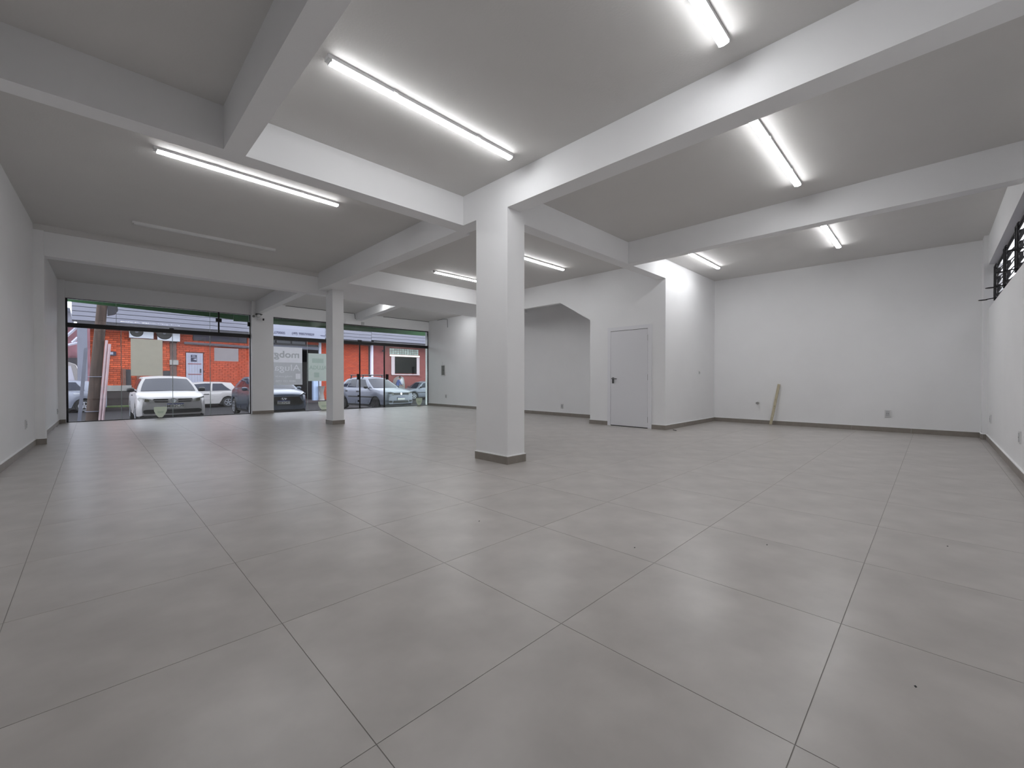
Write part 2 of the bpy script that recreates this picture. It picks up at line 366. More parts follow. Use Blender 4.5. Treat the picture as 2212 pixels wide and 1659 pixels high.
box('conduit', mat('grey_conduit', (196, 198, 198), .5), w2, u_(779), u_(785), -.085, -.062, 2.95, 3.05)

# posters and stickers on the inside of the glass
PAP = paper('cream_paper_back', (240, 236, 218)); PAP2 = paper('grey_paper_back', (226, 220, 224))
P3A = paper('poster_white', (246, 247, 250)); P3B = paper('poster_grey', (204, 205, 204)); P3C = paper('poster_letter_grey', (176, 178, 178)); P3D = paper('poster_letter_white', (236, 237, 242))
P4A = paper('poster_pale_green', (222, 234, 226)); P4B = paper('poster_faint_print', (196, 210, 202))
STK = paper('pale_sticker', (214, 220, 198)); STK2 = paper('sticker_mark', (186, 192, 170))
def sheet(name, material, parent, ua, ub, za, zb_, off):
    return MB().add([(ua, off, zb_), (ub, off, zb_), (ub, off, za), (ua, off, za)], [(0, 1, 2, 3)]).build(name, material, parent)
def ink(name, rgb):
    M = bpy.data.materials.new(name); M.use_nodes = True; nt = M.node_tree; nt.nodes.clear()
    o = nt.nodes.new('ShaderNodeOutputMaterial'); t = nt.nodes.new('ShaderNodeBsdfTransparent'); t.inputs[0].default_value = (*rgb, 1); nt.links.new(t.outputs[0], o.inputs[0]); MATS[name] = M; return M
INKG = ink('grey_ink_film', (.76, .77, .76)); INKD = ink('dark_grey_ink_film', (.66, .67, .66)); INKF = ink('faint_green_ink_film', (.80, .85, .82))
def poster(name, px0, py0, px1, py1, material, label, cat='poster'):
    (ua, za), (ub, zb2) = sf(px0, py0), sf(px1, py1)
    r = tag(empty(name, (SF0.x, SF0.y, 0), SFROT), label, cat)
    sheet('sheet', material, r, ua, ub, za, zb2, -.008); return r, ua, ub, za, zb2
def text_splines(body, size, bold):
    cu = bpy.data.curves.new('lettering', 'FONT'); cu.body = body; cu.size = size; cu.align_x = 'CENTER'; cu.align_y = 'CENTER'; cu.resolution_u = 3; cu.offset = 0
    t = bpy.data.objects.new('lettering', cu); COL.objects.link(t)
    bpy.ops.object.select_all(action='DESELECT'); t.select_set(True); bpy.context.view_layer.objects.active = t
    bpy.ops.object.convert(target='CURVE')
    out = []
    for sp in t.data.splines: out.append([(tuple(p.co), tuple(p.handle_left), tuple(p.handle_right)) for p in sp.bezier_points])
    bpy.data.objects.remove(t, do_unlink=True); return out
def knockout(name, material, parent, ua, ub, za, zb_, off, texts, squares=()):
    """ink film with the (mirrored) letters left blank, as printed"""
    cu = bpy.data.curves.new(name, 'CURVE'); cu.dimensions = '2D'; cu.fill_mode = 'BOTH'; cu.resolution_u = 3
    def poly(pts):
        sp = cu.splines.new('POLY'); sp.points.add(len(pts)-1); sp.use_cyclic_u = True
        for p, q in zip(sp.points, pts): p.co = (q[0], q[1], 0, 1)
    poly([(ua, zb_), (ub, zb_), (ub, za), (ua, za)])
    for (a, b, c, d) in squares: poly([(a, c), (b, c), (b, d), (a, d)])
    for (body, size, u, z, sx) in texts:
        for pts in text_splines(body, size, 0):
            sp = cu.splines.new('BEZIER'); sp.bezier_points.add(len(pts)-1); sp.use_cyclic_u = True
            for p, (co, hl, hr) in zip(sp.bezier_points, pts):
                p.handle_left_type = p.handle_right_type = 'FREE'
                p.co, p.handle_left, p.handle_right = [(u-sx*q[0], z+q[1], 0) for q in (co, hl, hr)]
    t = bpy.data.objects.new(name, cu); COL.objects.link(t); bpy.context.view_layer.update()
    me = bpy.data.meshes.new_from_object(t.evaluated_get(bpy.context.evaluated_depsgraph_get())); bpy.data.objects.remove(t, do_unlink=True)
    for v in me.vertices: v.co = (v.co.x, off, v.co.y)
    me.materials.clear(); me.materials.append(material)
    ob = bpy.data.objects.new(name, me); COL.objects.link(ob); ob.parent = parent; return ob
def mtext(body, size, material, root, u, z, sx=1.0):
    """mirrored letters, each a film of its own"""
    ob = text_mesh(body, size, material, 'lettering', root, (u, -.0105, z), (-sx, 0, 0), (0, 0, 1), .0, bold=.007)
    return ob
poster('paper_poster', 282, 731, 351.5, 812, PAP, 'cream paper sheet on the glass above the white front-facing car')
poster('paper_poster', 462.5, 751, 515, 781, PAP2, 'small grey paper sheet on the glass left of the window pillar')
r3, ua, ub, za, zc = poster('rental_poster', 584, 748, 653, 831, P3A, 'grey and white rental poster with mirrored lettering on the glass')
hh = za-zc; um = sf(620, 800)[0]
mtext('mobg', .29, INKD, r3, um, za-hh*.205, 1.12)
knockout('grey_print', INKG, r3, ua, ub, za-hh*.41, zc, -.0095, [('Aluga', .29, um+.01, za-hh*.555, 1.15), ('mobg.com.br', .085, um-.10, za-hh*.775, 1.1), ('0800 123 1750', .085, um-.04, za-hh*.905, 1.12)],
         [(ub-.20, ub-.055, za-hh*.845, za-hh*.70)])
r4, ua, ub, za, zc = poster('rental_poster', 665.5, 763, 712, 823, P4A, 'pale green rental poster half hidden behind the slimmer column')
mtext('ALUGA', .17, INKF, r4, sf(687, 800)[0], za-(za-zc)*.52)
sheet('faint_panel', INKF, r4, ua+.12, ub-.2, za-(za-zc)*.18, za-(za-zc)*.34, -.0105); sheet('faint_panel', INKF, r4, ua+.18, ua+.34, zc+.28, zc+.12, -.0105)
def shield(px0, px1, py0, py1, label):
    (ua, za), (ub, zc) = sf(px0, py0), sf(px1, py1); c = (ua+ub)/2; w = (ub-ua)/2; h = za-zc
    r = tag(empty('shield_sticker', (SF0.x, SF0.y, 0), SFROT), label, 'sticker', 'shield shaped stickers on the glass')
    pts = [(c-w, za-.03*h), (c-.5*w, za), (c, za-.01*h), (c+.5*w, za), (c+w, za-.03*h), (c+.96*w, za-.35*h), (c+.7*w, za-.66*h), (c+.3*w, za-.9*h), (c, zc), (c-.3*w, za-.9*h), (c-.7*w, za-.66*h), (c-.96*w, za-.35*h)]
    MB().add([(a, -.008, b) for a, b in pts], [tuple(range(len(pts)))]).build('sticker', STK, r)
    MB().add([(a, -.010, b) for a, b in ((c-.5*w, za-.38*h), (c+.5*w, za-.38*h), (c+.4*w, za-.56*h), (c-.4*w, za-.56*h))], [(0, 1, 2, 3)]).build('emblem', INKF, r)
shield(332, 361, 879, 903, 'pale shield sticker low on the glass in front of the white car')
shield(687, 713, 867, 888, 'pale shield sticker low on the glass half hidden by the slimmer column')
shield(898, 912, 860, 877, 'pale green shield sticker low on the rightmost glass pane')

# ================================================================== SMALL INTERIOR THINGS
def outlet(p, n, w, h, label, dark=True, kind='outlet', group='wall sockets', cat='socket'):
    """p: centre on the wall, n: outward normal in plan"""
    n = Vector((n[0], n[1], 0)).normalized(); rz = math.atan2(n.y, n.x)+math.pi/2
    r = tag(empty(kind, p, rz), label, cat, group)
    box('cover_plate', PLAST, r, -w/2, w/2, -.012, 0, -h/2, h/2, bevel=.002)
    m_ = box('module', mat('grey_module', (196, 198, 200), .4), r, -w*.32, w*.32, -.016, -.011, -h*.36, h*.36)
    if dark:
        for dx in (-.012, .012): box('pin_hole', DARK, m_, dx-.004, dx+.004, -.0168, -.0155, -.005, .005)
    return r
def lwx(y): return -.97+.0319*(y+.637) if y < 9.8 else -.637+.0165*(y-9.8)
for (px, py, lab) in ((5, 945, 'white wall socket low on the left wall nearest the picture edge'), (53.5, 917, 'white wall socket low on the left wall beside the pilaster')):
    y, z = on_x(px, py, -.67); outlet((lwx(y), y, z), (1, -.03), .09, .13, lab)
y, z = on_x(119, 889, -.60); outlet((lwx(y), y, z), (1, -.02), .08, .12, 'white wall socket on the left wall just before the shop window')
y, z = on_x(963, 856, 9.44); outlet((9.262+(y-5.6)*.0257, y, z), (-1, 0), .085, .13, 'white wall socket on the far wall below the grey panel box')
y, z = on_x(1213, 877.5, 9.28); outlet((9.262+(y-5.6)*.0257, y, z), (-1, 0), .085, .13, 'white wall socket low inside the alcove')
y, z = on_x(1917.5, 893.5, 10.86); outlet((10.80+(3.8-y)*.0254, y, z), (-1, -.025), .09, .14, 'white wall socket on the bare right wall')
x, z = on_y(1510, 805, 3.80); outlet((x, 3.80, z), (0, -1), .05, .07, 'tiny grey wire outlet on the bright side of the door block')
for (px, py, lab) in ((2141, 905, 'white wall socket on the rear wall near the corner'), (2205, 945, 'white wall socket on the rear wall at the right picture edge')):
    x, z = on_y(px, py, RY); outlet((x, RY, z), (0, 1), .09, .13, lab)
# electrical panel
y0, z1 = on_x(953.5, 789, 9.44); y1, z0 = on_x(961, 811, 9.44)
yc = (y0+y1)/2; r = tag(empty('panel_box', (9.262+(yc-5.6)*.0257, yc, (z0+z1)/2)), 'small grey electrical panel box on the far wall', 'panel box')
hw, hh = abs(y0-y1)/2+.02, (z1-z0)/2+.02
box('frame', PLAST, r, -.018, 0, -hw, hw, -hh, hh, bevel=.003); d = box('cover', GREYM, r, -.024, -.017, -hw+.035, hw-.035, -hh+.035, hh-.035, bevel=.002)
box('latch', DARK, d, -.027, -.023, -.03, -.01, -.02, .02)
MB().tube([(-.008, .06, hh), (-.008, .06, hh+.1)], .012).build('conduit', PLAST, r)
# pipe stub on the right wall
y, z = on_x(1638, 870.5, 10.83)
r = tag(empty('pipe_stub', (10.80+(3.8-y)*.0254, y, z)), 'short grey capped water pipe stub sticking out of the right wall', 'pipe')
MB().tube([(0, 0, 0), (-.07, 0, 0)], .018, 12).build('pipe', GREYM, r, True); MB().tube([(-.06, 0, 0), (-.095, 0, 0)], .026, 12).build('cap', mat('grey_cap', (150, 148, 146), .5), r, True)
MB().lathe([(.001, -.006), (.034, -.006), (.034, 0), (.001, 0)], (0, 0, 0), 'x', 16).build('flange', PLAST, r, True)
# leaning stick
WOOD = mat('pale_raw_wood', (196, 186, 160), .7, var=.14, scale=9, stretch=(6, 6, .8))
y, z = on_x(1665, 917, 10.72); yt, zt = on_x(1682.5, 830, 10.80)
st = tag(empty('wooden_stick', (10.70, y, 0)), 'pale wooden stick leaning against the bare right wall', 'stick')
dtop = Vector((10.802+(3.8-yt)*.0254-.028-10.70, yt-y, zt)); dn = dtop.normalized()
a = dn.cross(Vector((1, 0, 0))).normalized(); b = dn.cross(a)
rings = [[Vector(q)+a*(.024*sx)+b*(.016*sy) for sx, sy in ((-1, -1), (1, -1), (1, 1), (-1, 1))] for q in ((0, 0, .012), dtop*.33, dtop*.66, dtop)]
MB().loft(rings, True).build('shaft', WOOD, st)
for t, rr in ((.46, .007), (.62, .004), (.22, .005)):
    c = dtop*t-b*.0165*(1 if b.x > 0 else -1); MB().lathe([(.001, -.002), (rr, -.002), (rr, .002), (.001, .002)], (c.x, c.y, c.z), 'x', 10).build('nail_hole' if t > .3 else 'paint_spot', DARK if t > .3 else CAULK, st)
# security camera
u, z = sf(557, 684, -.2); cpos = Vector(sfb(u, -.2))
r = tag(empty('security_camera', (cpos.x, cpos.y, z)), 'small white bullet security camera at the top of the window pillar', 'camera', )
box('mount_plate', DARK, r, -.07, .10, -.10, 0, .055, .068)
MB().lathe([(.001, .05), (.05, .05), (.052, .0), (.03, -.03), (.001, -.03)], (0, -.06, 0), 'z', 16).build('mount', PLAST, r, True)
MB().tube([(-.03, -.07, -.06), (.11, -.12, -.085)], .03, 14).build('barrel', PLAST, r, True); MB().tube([(.10, -.116, -.083), (.135, -.129, -.089)], .032, 14).build('lens', BLACK, r, True)
MB().lathe([(.001, -.012), (.035, -.012), (.035, 0), (.001, 0)], (-.11, 0, .0), 'y', 12).build('junction_cap', GREYM, r, True)
# cable along the window bay ceiling
CAB = mat('grey_cable', (96, 96, 98), .6)
cpts = []
for px, py in ((617, 654), (640, 657), (661, 660), (680, 665.5), (699, 670)): u, z = sf(px, py, -.075); cpts.append((*sfb(u, -.075), min(z, FC-.012)))
for px, py in ((746, 675), (762, 674.5), (766, 677), (767, 688), (779, 690.5)): u, z = sf(px, py, -.075); cpts.append((*sfb(u, -.075), min(z, FC-.012)))
tag(MB().tube(cpts, .008, 6).build('ceiling_cable', CAB), 'thin grey cable along the header left of the small lit beam', 'cable')
cpts = []
for px, py in ((828, 679), (860, 683.5), (900, 688), (928, 690.5)): u, z = sf(px, py, -.075); cpts.append((*sfb(u, -.075), min(z, FC-.012)))
cpts += [(9.445, 13.2, FC-.012), (9.435, 12.9, FC-.05), (9.435, 12.88, FC-.35)]
tag(MB().tube(cpts, .008, 6).build('ceiling_cable', CAB), 'thin grey cable along the header reaching the far wall', 'cable')
# bits of grit on the floor
for (px, py, lab) in ((1978, 1483, 'dark fleck of grit on the floor tile at the lower right'), (1657, 1177, 'dark fleck of grit on the floor right of the middle'), (1371, 1183, 'dark fleck of grit on the floor below the door'), (2047, 1180, 'dark fleck of grit on the floor near the right edge'), (1035, 1126, 'dark fleck of grit on the floor below the middle column')):
    r_ = ray(px, py); t = -HC/r_.z; q = (r_.x*t, r_.y*t, 0)
    tag(MB().add([(q[0]-.008, q[1], 0), (q[0], q[1]-.004, 0), (q[0]+.009, q[1]+.001, 0), (q[0]+.001, q[1]+.005, 0), (q[0], q[1], .004)], [(0, 1, 4), (1, 2, 4), (2, 3, 4), (3, 0, 4), (3, 2, 1, 0)]).build('grit_fleck', DARK), lab, 'debris', 'grit on the floor')
r_ = ray(1457, 930); t = -HC/r_.z; q = Vector((r_.x*t, r_.y*t, .006))
tag(MB().tube([q+Vector((-.05, -.06, 0)), q, q+Vector((.05, .05, 0))], .006, 6).build('wire_offcut', DARK), 'thin dark wire offcut on the floor by the block corner', 'debris')

# ================================================================== LOUVRE WINDOW
BIRON = mat('black_iron', (14, 10, 16), .5); FROST = glass('frosted_pane', (.42, .42, .48), 1.5, .06)
w3 = tag(empty('window_3', (0, RY-.112, 0)), 'high black iron louvre window with tilted panes', 'window', kind='structure')
box('frame_rail', BIRON, w3, WX0, WX1, -.02, .02, WZ0, WZ0+.03); box('frame_rail', BIRON, w3, WX0, WX1, -.02, .02, WZ1-.03, WZ1)
box('frame_rail', BIRON, w3, WX1-.03, WX1, -.02, .02, WZ0, WZ1); box('frame_rail', BIRON, w3, WX0, WX0+.03, -.02, .02, WZ0, WZ1)
xs = [10.58, 9.30, 8.10, 6.9, 5.7, 4.62]; NR = 5; zh = (WZ1-WZ0-.06)/NR
for i in range(len(xs)-1):
    xa, xb = xs[i+1]+.02, xs[i]-.02
    box('mullion', BIRON, w3, xs[i+1]-.02, xs[i+1]+.02, -.02, .022, WZ0, WZ1)
    for k in range(NR):
        zc_ = WZ0+.03+zh*(k+.5); s_, c_ = .055, zh*.48
        MB().add([(xa, s_, zc_-c_), (xb, s_, zc_-c_), (xb, -s_, zc_+c_), (xa, -s_, zc_+c_), (xa, s_+.004, zc_-c_), (xb, s_+.004, zc_-c_), (xb, -s_+.004, zc_+c_), (xa, -s_+.004, zc_+c_)],
                 [(0, 1, 2, 3), (7, 6, 5, 4), (0, 4, 5, 1), (1, 5, 6, 2), (2, 6, 7, 3), (3, 7, 4, 0)]).build('pane', FROST, w3)
        MB().tube([(xa, s_, zc_-c_), (xb, s_, zc_-c_)], .007, 6).build('pane_bar', BIRON, w3)
        for xe in (xa, xb): MB().tube([(xe, s_, zc_-c_), (xe, -s_, zc_+c_)], .007, 6).build('pane_end', BIRON, w3)
    xm = xb-.42
    MB().tube([(xm, .068, WZ0+.12), (xm, .068, WZ1-.10)], .010, 8).build('link_rod', BIRON, w3)
    MB().tube([(xm+.16, .068, WZ0+.12), (xm+.16, .068, WZ1-.10)], .010, 8).build('link_rod', BIRON, w3)
    for k in range(NR):
        z = WZ0+.12+(WZ1-WZ0-.22)*k/(NR-1); MB().tube([(xm, .068, z-.02), (xm+.05, .056, z+.02), (xm+.11, .056, z+.02), (xm+.16, .068, z-.02)], .012, 6).build('link_arm', BIRON, w3)
    MB().tube([(xm, .03, WZ0+.12), (xm, .17, WZ0+.10)], .008, 6).build('lever_arm', BIRON, w3)
    MB().tube([(xm+.03*math.cos(t*math.pi/6), .20+.045*math.sin(t*math.pi/6), WZ0+.095) for t in range(13)], .006, 6).build('lever_loop', BIRON, w3)

# ================================================================== STREET
gz = lambda y: -.33-(y-17)*.0165
ASPH = mat('asphalt', (24, 23, 26), .9, spec=.2, var=.12, scale=3, bump=.2, bscale=60)
PAVE = mat('street_paving', (56, 49, 52), .9, var=.15, scale=5, bump=.2, bscale=30)
CONC = mat('weathered_concrete', (128, 126, 124), .85, var=.22, scale=2.5, bump=.2, bscale=20)
tag(MB().add([(-40, 14.75, gz(14.75)), (60, 14.75, gz(14.75)), (60, 30.2, gz(30.2)), (-40, 30.2, gz(30.2)), (-40, 14.75, -1.2), (60, 14.75, -1.2), (60, 30.2, -1.2), (-40, 30.2, -1.2)],
             [(0, 1, 2, 3), (7, 6, 5, 4), (0, 4, 5, 1), (1, 5, 6, 2), (2, 6, 7, 3), (3, 7, 4, 0)]).build('street', ASPH), 'grey asphalt street in front of the shop', 'street', kind='structure')
tag(MB().box(-40, 60, 30.2, 33.0, -1.2, -.42).build('pavement', PAVE), 'paved strip along the brick buildings across the street', 'pavement', kind='structure')
tag(MB().prism([sfb(-.6, .04), sfb(11, .04), sfb(11, .30), sfb(-.6, .30)], -1.2, -.02).build('trim_sill', CONC), 'concrete sill outside the shop window', 'sill', kind='structure')
GRASS = mat('scrubby_grass', (72, 88, 50), .9, var=.3, scale=14, bump=.4, bscale=40)
tag(MB().box(.3, 3.2, 30.2, 31.0, -.42, -.36).build('grass_verge', GRASS), 'scrubby green verge at the foot of the dark stone wall', 'grass', kind='stuff')
# green canopy of our own shop, seen through the top of the glass
GREEN = mat('dark_green_awning', (58, 100, 62), .7, var=.1, scale=4)
cn = tag(empty('awning', (SF0.x, SF0.y, 0), SFROT), 'dark green awning fascia outside the top of the shop window', 'awning')
MB().box(-1.5, 12.5, .22, 1.15, 3.16, 3.24).build('awning_roof', GREEN, cn)
for (u0, za_, u1, zb_) in ((-1.5, 3.05, 3.55, 2.905), (3.56, 2.855, 12.5, 2.90)):
    MB().add([(u, y, z) for (u, zz) in ((u0, za_), (u1, zb_)) for (y, z) in ((1.09, zz), (1.15, zz), (1.15, 3.24), (1.09, 3.24))],
             [(0, 1, 2, 3), (7, 6, 5, 4), (0, 4, 5, 1), (1, 5, 6, 2), (2, 6, 7, 3), (3, 7, 4, 0)]).build('awning_fascia', GREEN, cn)
# unseen storey added above the shop so that the sky does not shine over the ceiling
tag(MB().box(-1.4, 11.4, -.9, 14.3, H+.16, H+3.2).build('sky_block_storey', CONC), 'unseen storey added above the shop to keep the sky off the ceiling', 'building', kind='structure')

tag(MB().box(2.0, 18.0, -2.9, -2.7, -.3, 7.5).build('sky_screen_wall', mat('pale_sky_screen', (196, 194, 188), .85, var=.08, scale=2)), 'unseen pale wall added outside the louvre window to cut down the sky light', 'wall', kind='structure')  # added out of view to hold back sky light from the louvre window
YW = 31.5
onw = lambda px, py, Y=YW: on_y(px, py, Y)
MORT = mat('brown_mortar', (92, 48, 38), .9, var=.25, scale=6)
BRK = mat('orange_brick', (172, 74, 42), .85, var=.3, scale=3.5, rnd=.26, bump=.25, bscale=50)
BRKR = mat('rust_brick', (160, 66, 40), .85, var=.22, scale=3, bump=.25, bscale=50)
STONE = mat('dark_stone_plinth', (52, 46, 46), .9, var=.3, scale=3, bump=.6, bscale=9)
PALE = mat('pale_blue_grey_paint', (142, 144, 160), .6, var=.06, scale=3)
GREYW = mat('grey_render', (104, 106, 118), .8, var=.1, scale=2)
SLAT = mat('lilac_grey_metal_slat', (108, 109, 121), .5, var=.08, scale=3, stretch=(.3, 1, 6))
DKM = mat('dark_metal', (40, 38, 44), .5)
# ---- left brick building
bx0 = onw(195, 780)[0]; bx1 = onw(560, 780)[0]
lb = tag(empty('brick_building', (bx0, YW, 0)), 'orange brick building across the street with white plank door', 'building')
zs0, zs1 = .25, 4.1
box('wall', MORT, lb, 0, bx1-bx0, .03, .3, -.5, 4.9)
dx0, dz1 = onw(402, 762); dx1 = onw(438, 762)[0]; dx0 -= bx0; dx1 -= bx0
px0 = onw(367, 760)[0]-bx0; px1 = onw(381, 760)[0]-bx0
wx0, wz1 = onw(417, 724)[0]-bx0, onw(417, 721)[1]; wx1 = onw(533, 731)[0]-bx0; wz0 = onw(470, 737)[1]
bh, bl = .112, .30; bricks = []
nrow = int((zs1-zs0)/bh)
for r_ in range(nrow):
    z = zs0+r_*bh; off = (r_ % 2)*bl/2; x = -off+random.uniform(-.02, .02)
    while x < bx1-bx0:
        segs = [(max(0, x), min(bx1-bx0, x+bl-.016))]; x += bl
        holes = [(px0, px1)]
        if z < dz1+.02: holes.append((dx0-.04, dx1+.04))
        if wz0-.1 < z < wz1: holes.append((wx0-.02, wx1+.02))
        for (ha, hb_) in holes:
            nx = []
            for (a, b) in segs:
                if b <= ha or a >= hb_: nx.append((a, b))
                else: nx += [(a, ha)]*(a < ha)+[(hb_, b)]*(b > hb_)
            segs = nx
        bricks += [(a, b, z, z+bh-.018) for (a, b) in segs if b-a > .03]
bricks.sort(key=lambda q: (q[0]+bx0)**2+(q[2]-2.0)**2*6)
proto = {}
for k, (a, b, z0, z1) in enumerate(bricks[:300]):
    key = round(b-a, 2)
    if key not in proto:
        o = MB().box(0, b-a, 0, .05, 0, z1-z0).build('brick', BRK, lb); proto[key] = o
    else: o = copy_obj(proto[key], lb)
    o.location = (a, random.uniform(-.008, .006), z0)
mb = MB()
for (a, b, z0, z1) in bricks[300:]: mb.box(a, b, random.uniform(-.008, .006), .05, z0, z1)
o = mb.build('brick', BRKR, lb); o['kind'] = 'stuff'
dd = box('door', PALE, lb, dx0, dx1, -.02, .05, .45, dz1)
for k in range(1, 6): box('plank_joint', GREYM, dd, dx0+(dx1-dx0)*k/6-.006, dx0+(dx1-dx0)*k/6+.006, -.023, -.018, .45, dz1-.1)
for py in (786, 808.5): z = onw(420, py)[1]; box('door_rail', mat('reddish_rail', (120, 70, 76), .7), dd, dx0+.08, dx1-.08, -.035, -.018, z-.025, z+.025)
x0, z1 = onw(412, 766.5); x1, z0 = onw(425, 781.5)
nt = box('door_notice', mat('navy_notice', (24, 26, 52), .5), dd, x0-bx0, x1-bx0, -.03, -.019, z0, z1)
cxn, wn_ = (x0+x1)/2-bx0, (x1-x0)/2; hn = z1-z0
box('print', PALE, nt, cxn-wn_*.6, cxn+wn_*.6, -.034, -.029, z1-hn*.22, z1-hn*.12); box('print', PALE, nt, cxn-wn_*.8, cxn+wn_*.8, -.034, -.029, z1-hn*.42, z1-hn*.36)
MB().prism([(cxn-wn_*.3, z1-hn*.66), (cxn+wn_*.85, z1-hn*.5), (cxn+wn_*.85, z1-hn*.8)], -.034, -.029, (0, 2, 1)).build('arrow', PALE, nt)
xh, zhh = onw(433, 801); box('handle', DKM, dd, xh-bx0-.03, xh-bx0+.03, -.06, -.018, zhh-.12, zhh+.12)
box('pier', mat('dark_brown_render', (88, 70, 66), .9, var=.25, scale=4), lb, px0, px1, -.06, .05, -.4, 4.1)
win = box('strip_window', DKM, lb, wx0, wx1, .0, .04, wz0-.02, wz1+.02)
for k in range(6):
    a = wx0+(wx1-wx0)*(k+.06)/6; b = wx0+(wx1-wx0)*(k+.94)/6
    box('pane', mat('dim_window_glass', (58, 56, 72), .15), win, a, b, -.012, .002, wz0+.04, wz1-.04)
xa, za = onw(397, 743); xb, zb_ = onw(538, 751)
MB().tube([(xa-bx0, -.12, za+.03), (xb-bx0, -.12, zb_-.02)], .05, 8).build('cable_tray', mat('grimy_conduit', (84, 76, 82), .7, var=.3, scale=8), lb)
MB().tube([(xa-bx0, -.14, za+.10), (xb-bx0, -.14, zb_+.06)], .028, 8).build('conduit', GREYW, lb)
box('plinth', STONE, lb, -.4, dx0-.15, -.32, .03, -.5, .40); box('plinth', STONE, lb, dx1+.1, bx1-bx0, -.06, .03, -.5, .28)
box('concrete_ledge', CONC, lb, -.2, 1.6, -.34, .03, .42, .72)
for px in (268, 299): xq = onw(px, 830)[0]-bx0; box('rusty_post', mat('rusty_iron', (92, 62, 52), .8, var=.3, scale=9), lb, xq-.07, xq+.07, -.2, .0, .40, 1.62)
xq = onw(266, 790)[0]-bx0; box('dark_hatch', DKM, lb, xq, onw(283, 790)[0]-bx0, -.03, .03, .4, 1.6)
xq, zq = onw(352, 797); box('dark_hatch', DKM, lb, xq-bx0, onw(368, 797)[0]-bx0, -.04, .03, .3, 1.55)
xq, zq = onw(373, 783); box('meter_box', CONC, lb, xq-bx0-.15, xq-bx0+.25, -.16, .03, zq-.14, zq+.14)
xq0, zq1 = onw(230, 759); xq1, zq0 = onw(251, 768.5)
sg = box('name_plate', mat('navy_plate', (28, 26, 48), .5), lb, xq0-bx0, xq1-bx0, -.05, .0, zq0, zq1)
box('print', PALE, sg, xq0-bx0+.12, xq1-bx0-.12, -.055, -.049, (zq0+zq1)/2-.05, (zq0+zq1)/2+.08)
# fascia of metal slats
YF = 30.6
def fascia(name, pxa, pxb, parent, n=7, label=None):
    xa, zb0 = on_y(pxa, 0, YF)[0], 0; xb = on_y(pxb, 0, YF)[0]
    return xa, xb
def slats(parent, ox, xa, xb, z0, h, n):
    for k in range(n):
        MB().box(xa-ox, xb-ox, YF-YW, YF-YW+.06, z0+k*h+.014, z0+(k+1)*h-.014).build('fascia_slat', SLAT, parent)
    box('fascia_back', DKM, parent, xa-ox, xb-ox, YF-YW+.05, .0, z0, z0+n*h)
zf0 = on_y(330, 703, YF)[1]
slats(lb, bx0, on_y(155, 690, YF)[0], on_y(560, 690, YF)[0], zf0, .235, 7)
box('eaves_beam', DKM, lb, on_y(166, 690, YF)[0]-bx0, bx1-bx0, YF-YW+.02, .0, zf0-.17, zf0-.01)
# AC units hanging on the brick wall
def ac_unit(px0, px1, py0, py1, label):
    (xa, za), (xb, zb_) = onw(px0, py0, YW-.35), onw(px1, py1, YW-.35)
    r = tag(empty('air_conditioner', (xa, YW-.35, zb_)), label, 'air conditioner', 'outdoor air conditioner units on the brick wall')
    w, h = xb-xa, za-zb_
    box('casing', mat('white_ac_casing', (176, 180, 188), .5), r, 0, w, 0, .33, 0, h, bevel=.015)
    MB().lathe([(.001, -.03), (.30*h*1.25, -.03), (.33*h*1.25, 0), (.001, .0)], (w*.30, 0, h*.5), 'y', 24).build('fan_grille', BLACK, r, True)
    MB().lathe([(.001, -.045), (.07, -.045), (.075, -.025), (.001, -.025)], (w*.30, 0, h*.5), 'y', 14).build('fan_hub', GREYW, r, True)
    box('label_mark', DKM, r, w*.76, w*.86, -.004, .0, h*.66, h*.72)
    for q in (.1, .85): box('bracket', DKM, r, w*q, w*q+.04, 0, .35, -.06, .0)
ac_unit(279, 332, 702, 732, 'outdoor air conditioner unit on the brick wall, the left one')
ac_unit(340, 389, 702, 738, 'outdoor air conditioner unit on the brick wall, the right one')
# ---- grey corner post and shed at the far left
gx0, gx1 = onw(167, 780, 30.7)[0], onw(189, 780, 30.7)[0]
tag(MB().box(gx0, gx1, 30.7, 31.3, -.5, zf0).build('corner_post', GREYW), 'grey rendered corner post left of the brick building', 'post')
sh = tag(empty('open_shed', (-4, 33, 0)), 'open shed with white roof struts at the far left', 'shed')
box('back_wall', mat('dim_red_render', (120, 84, 92), .9, var=.2, scale=2), sh, -8, 4.0, 5.0, 5.2, -.5, 4.4)
box('roof', GREYW, sh, -8, 3.2, -1.8, 5.2, 4.5, 4.7)
box('dark_opening', DKM, sh, 1.5, 3.6, 4.9, 5.02, .7, 2.4)
for (pa, pb) in (((143, 727), (168, 705)), ((156, 740), (168, 729)), ((143, 746), (170, 740))):
    a, b = on_y(*pa, 32.0), on_y(*pb, 32.0)
    MB().tube([(a[0]+4, -1.0, a[1]), (b[0]+4, -1.0, b[1])], .07, 6).build('roof_strut', mat('white_strut', (200, 200, 216), .5), sh)
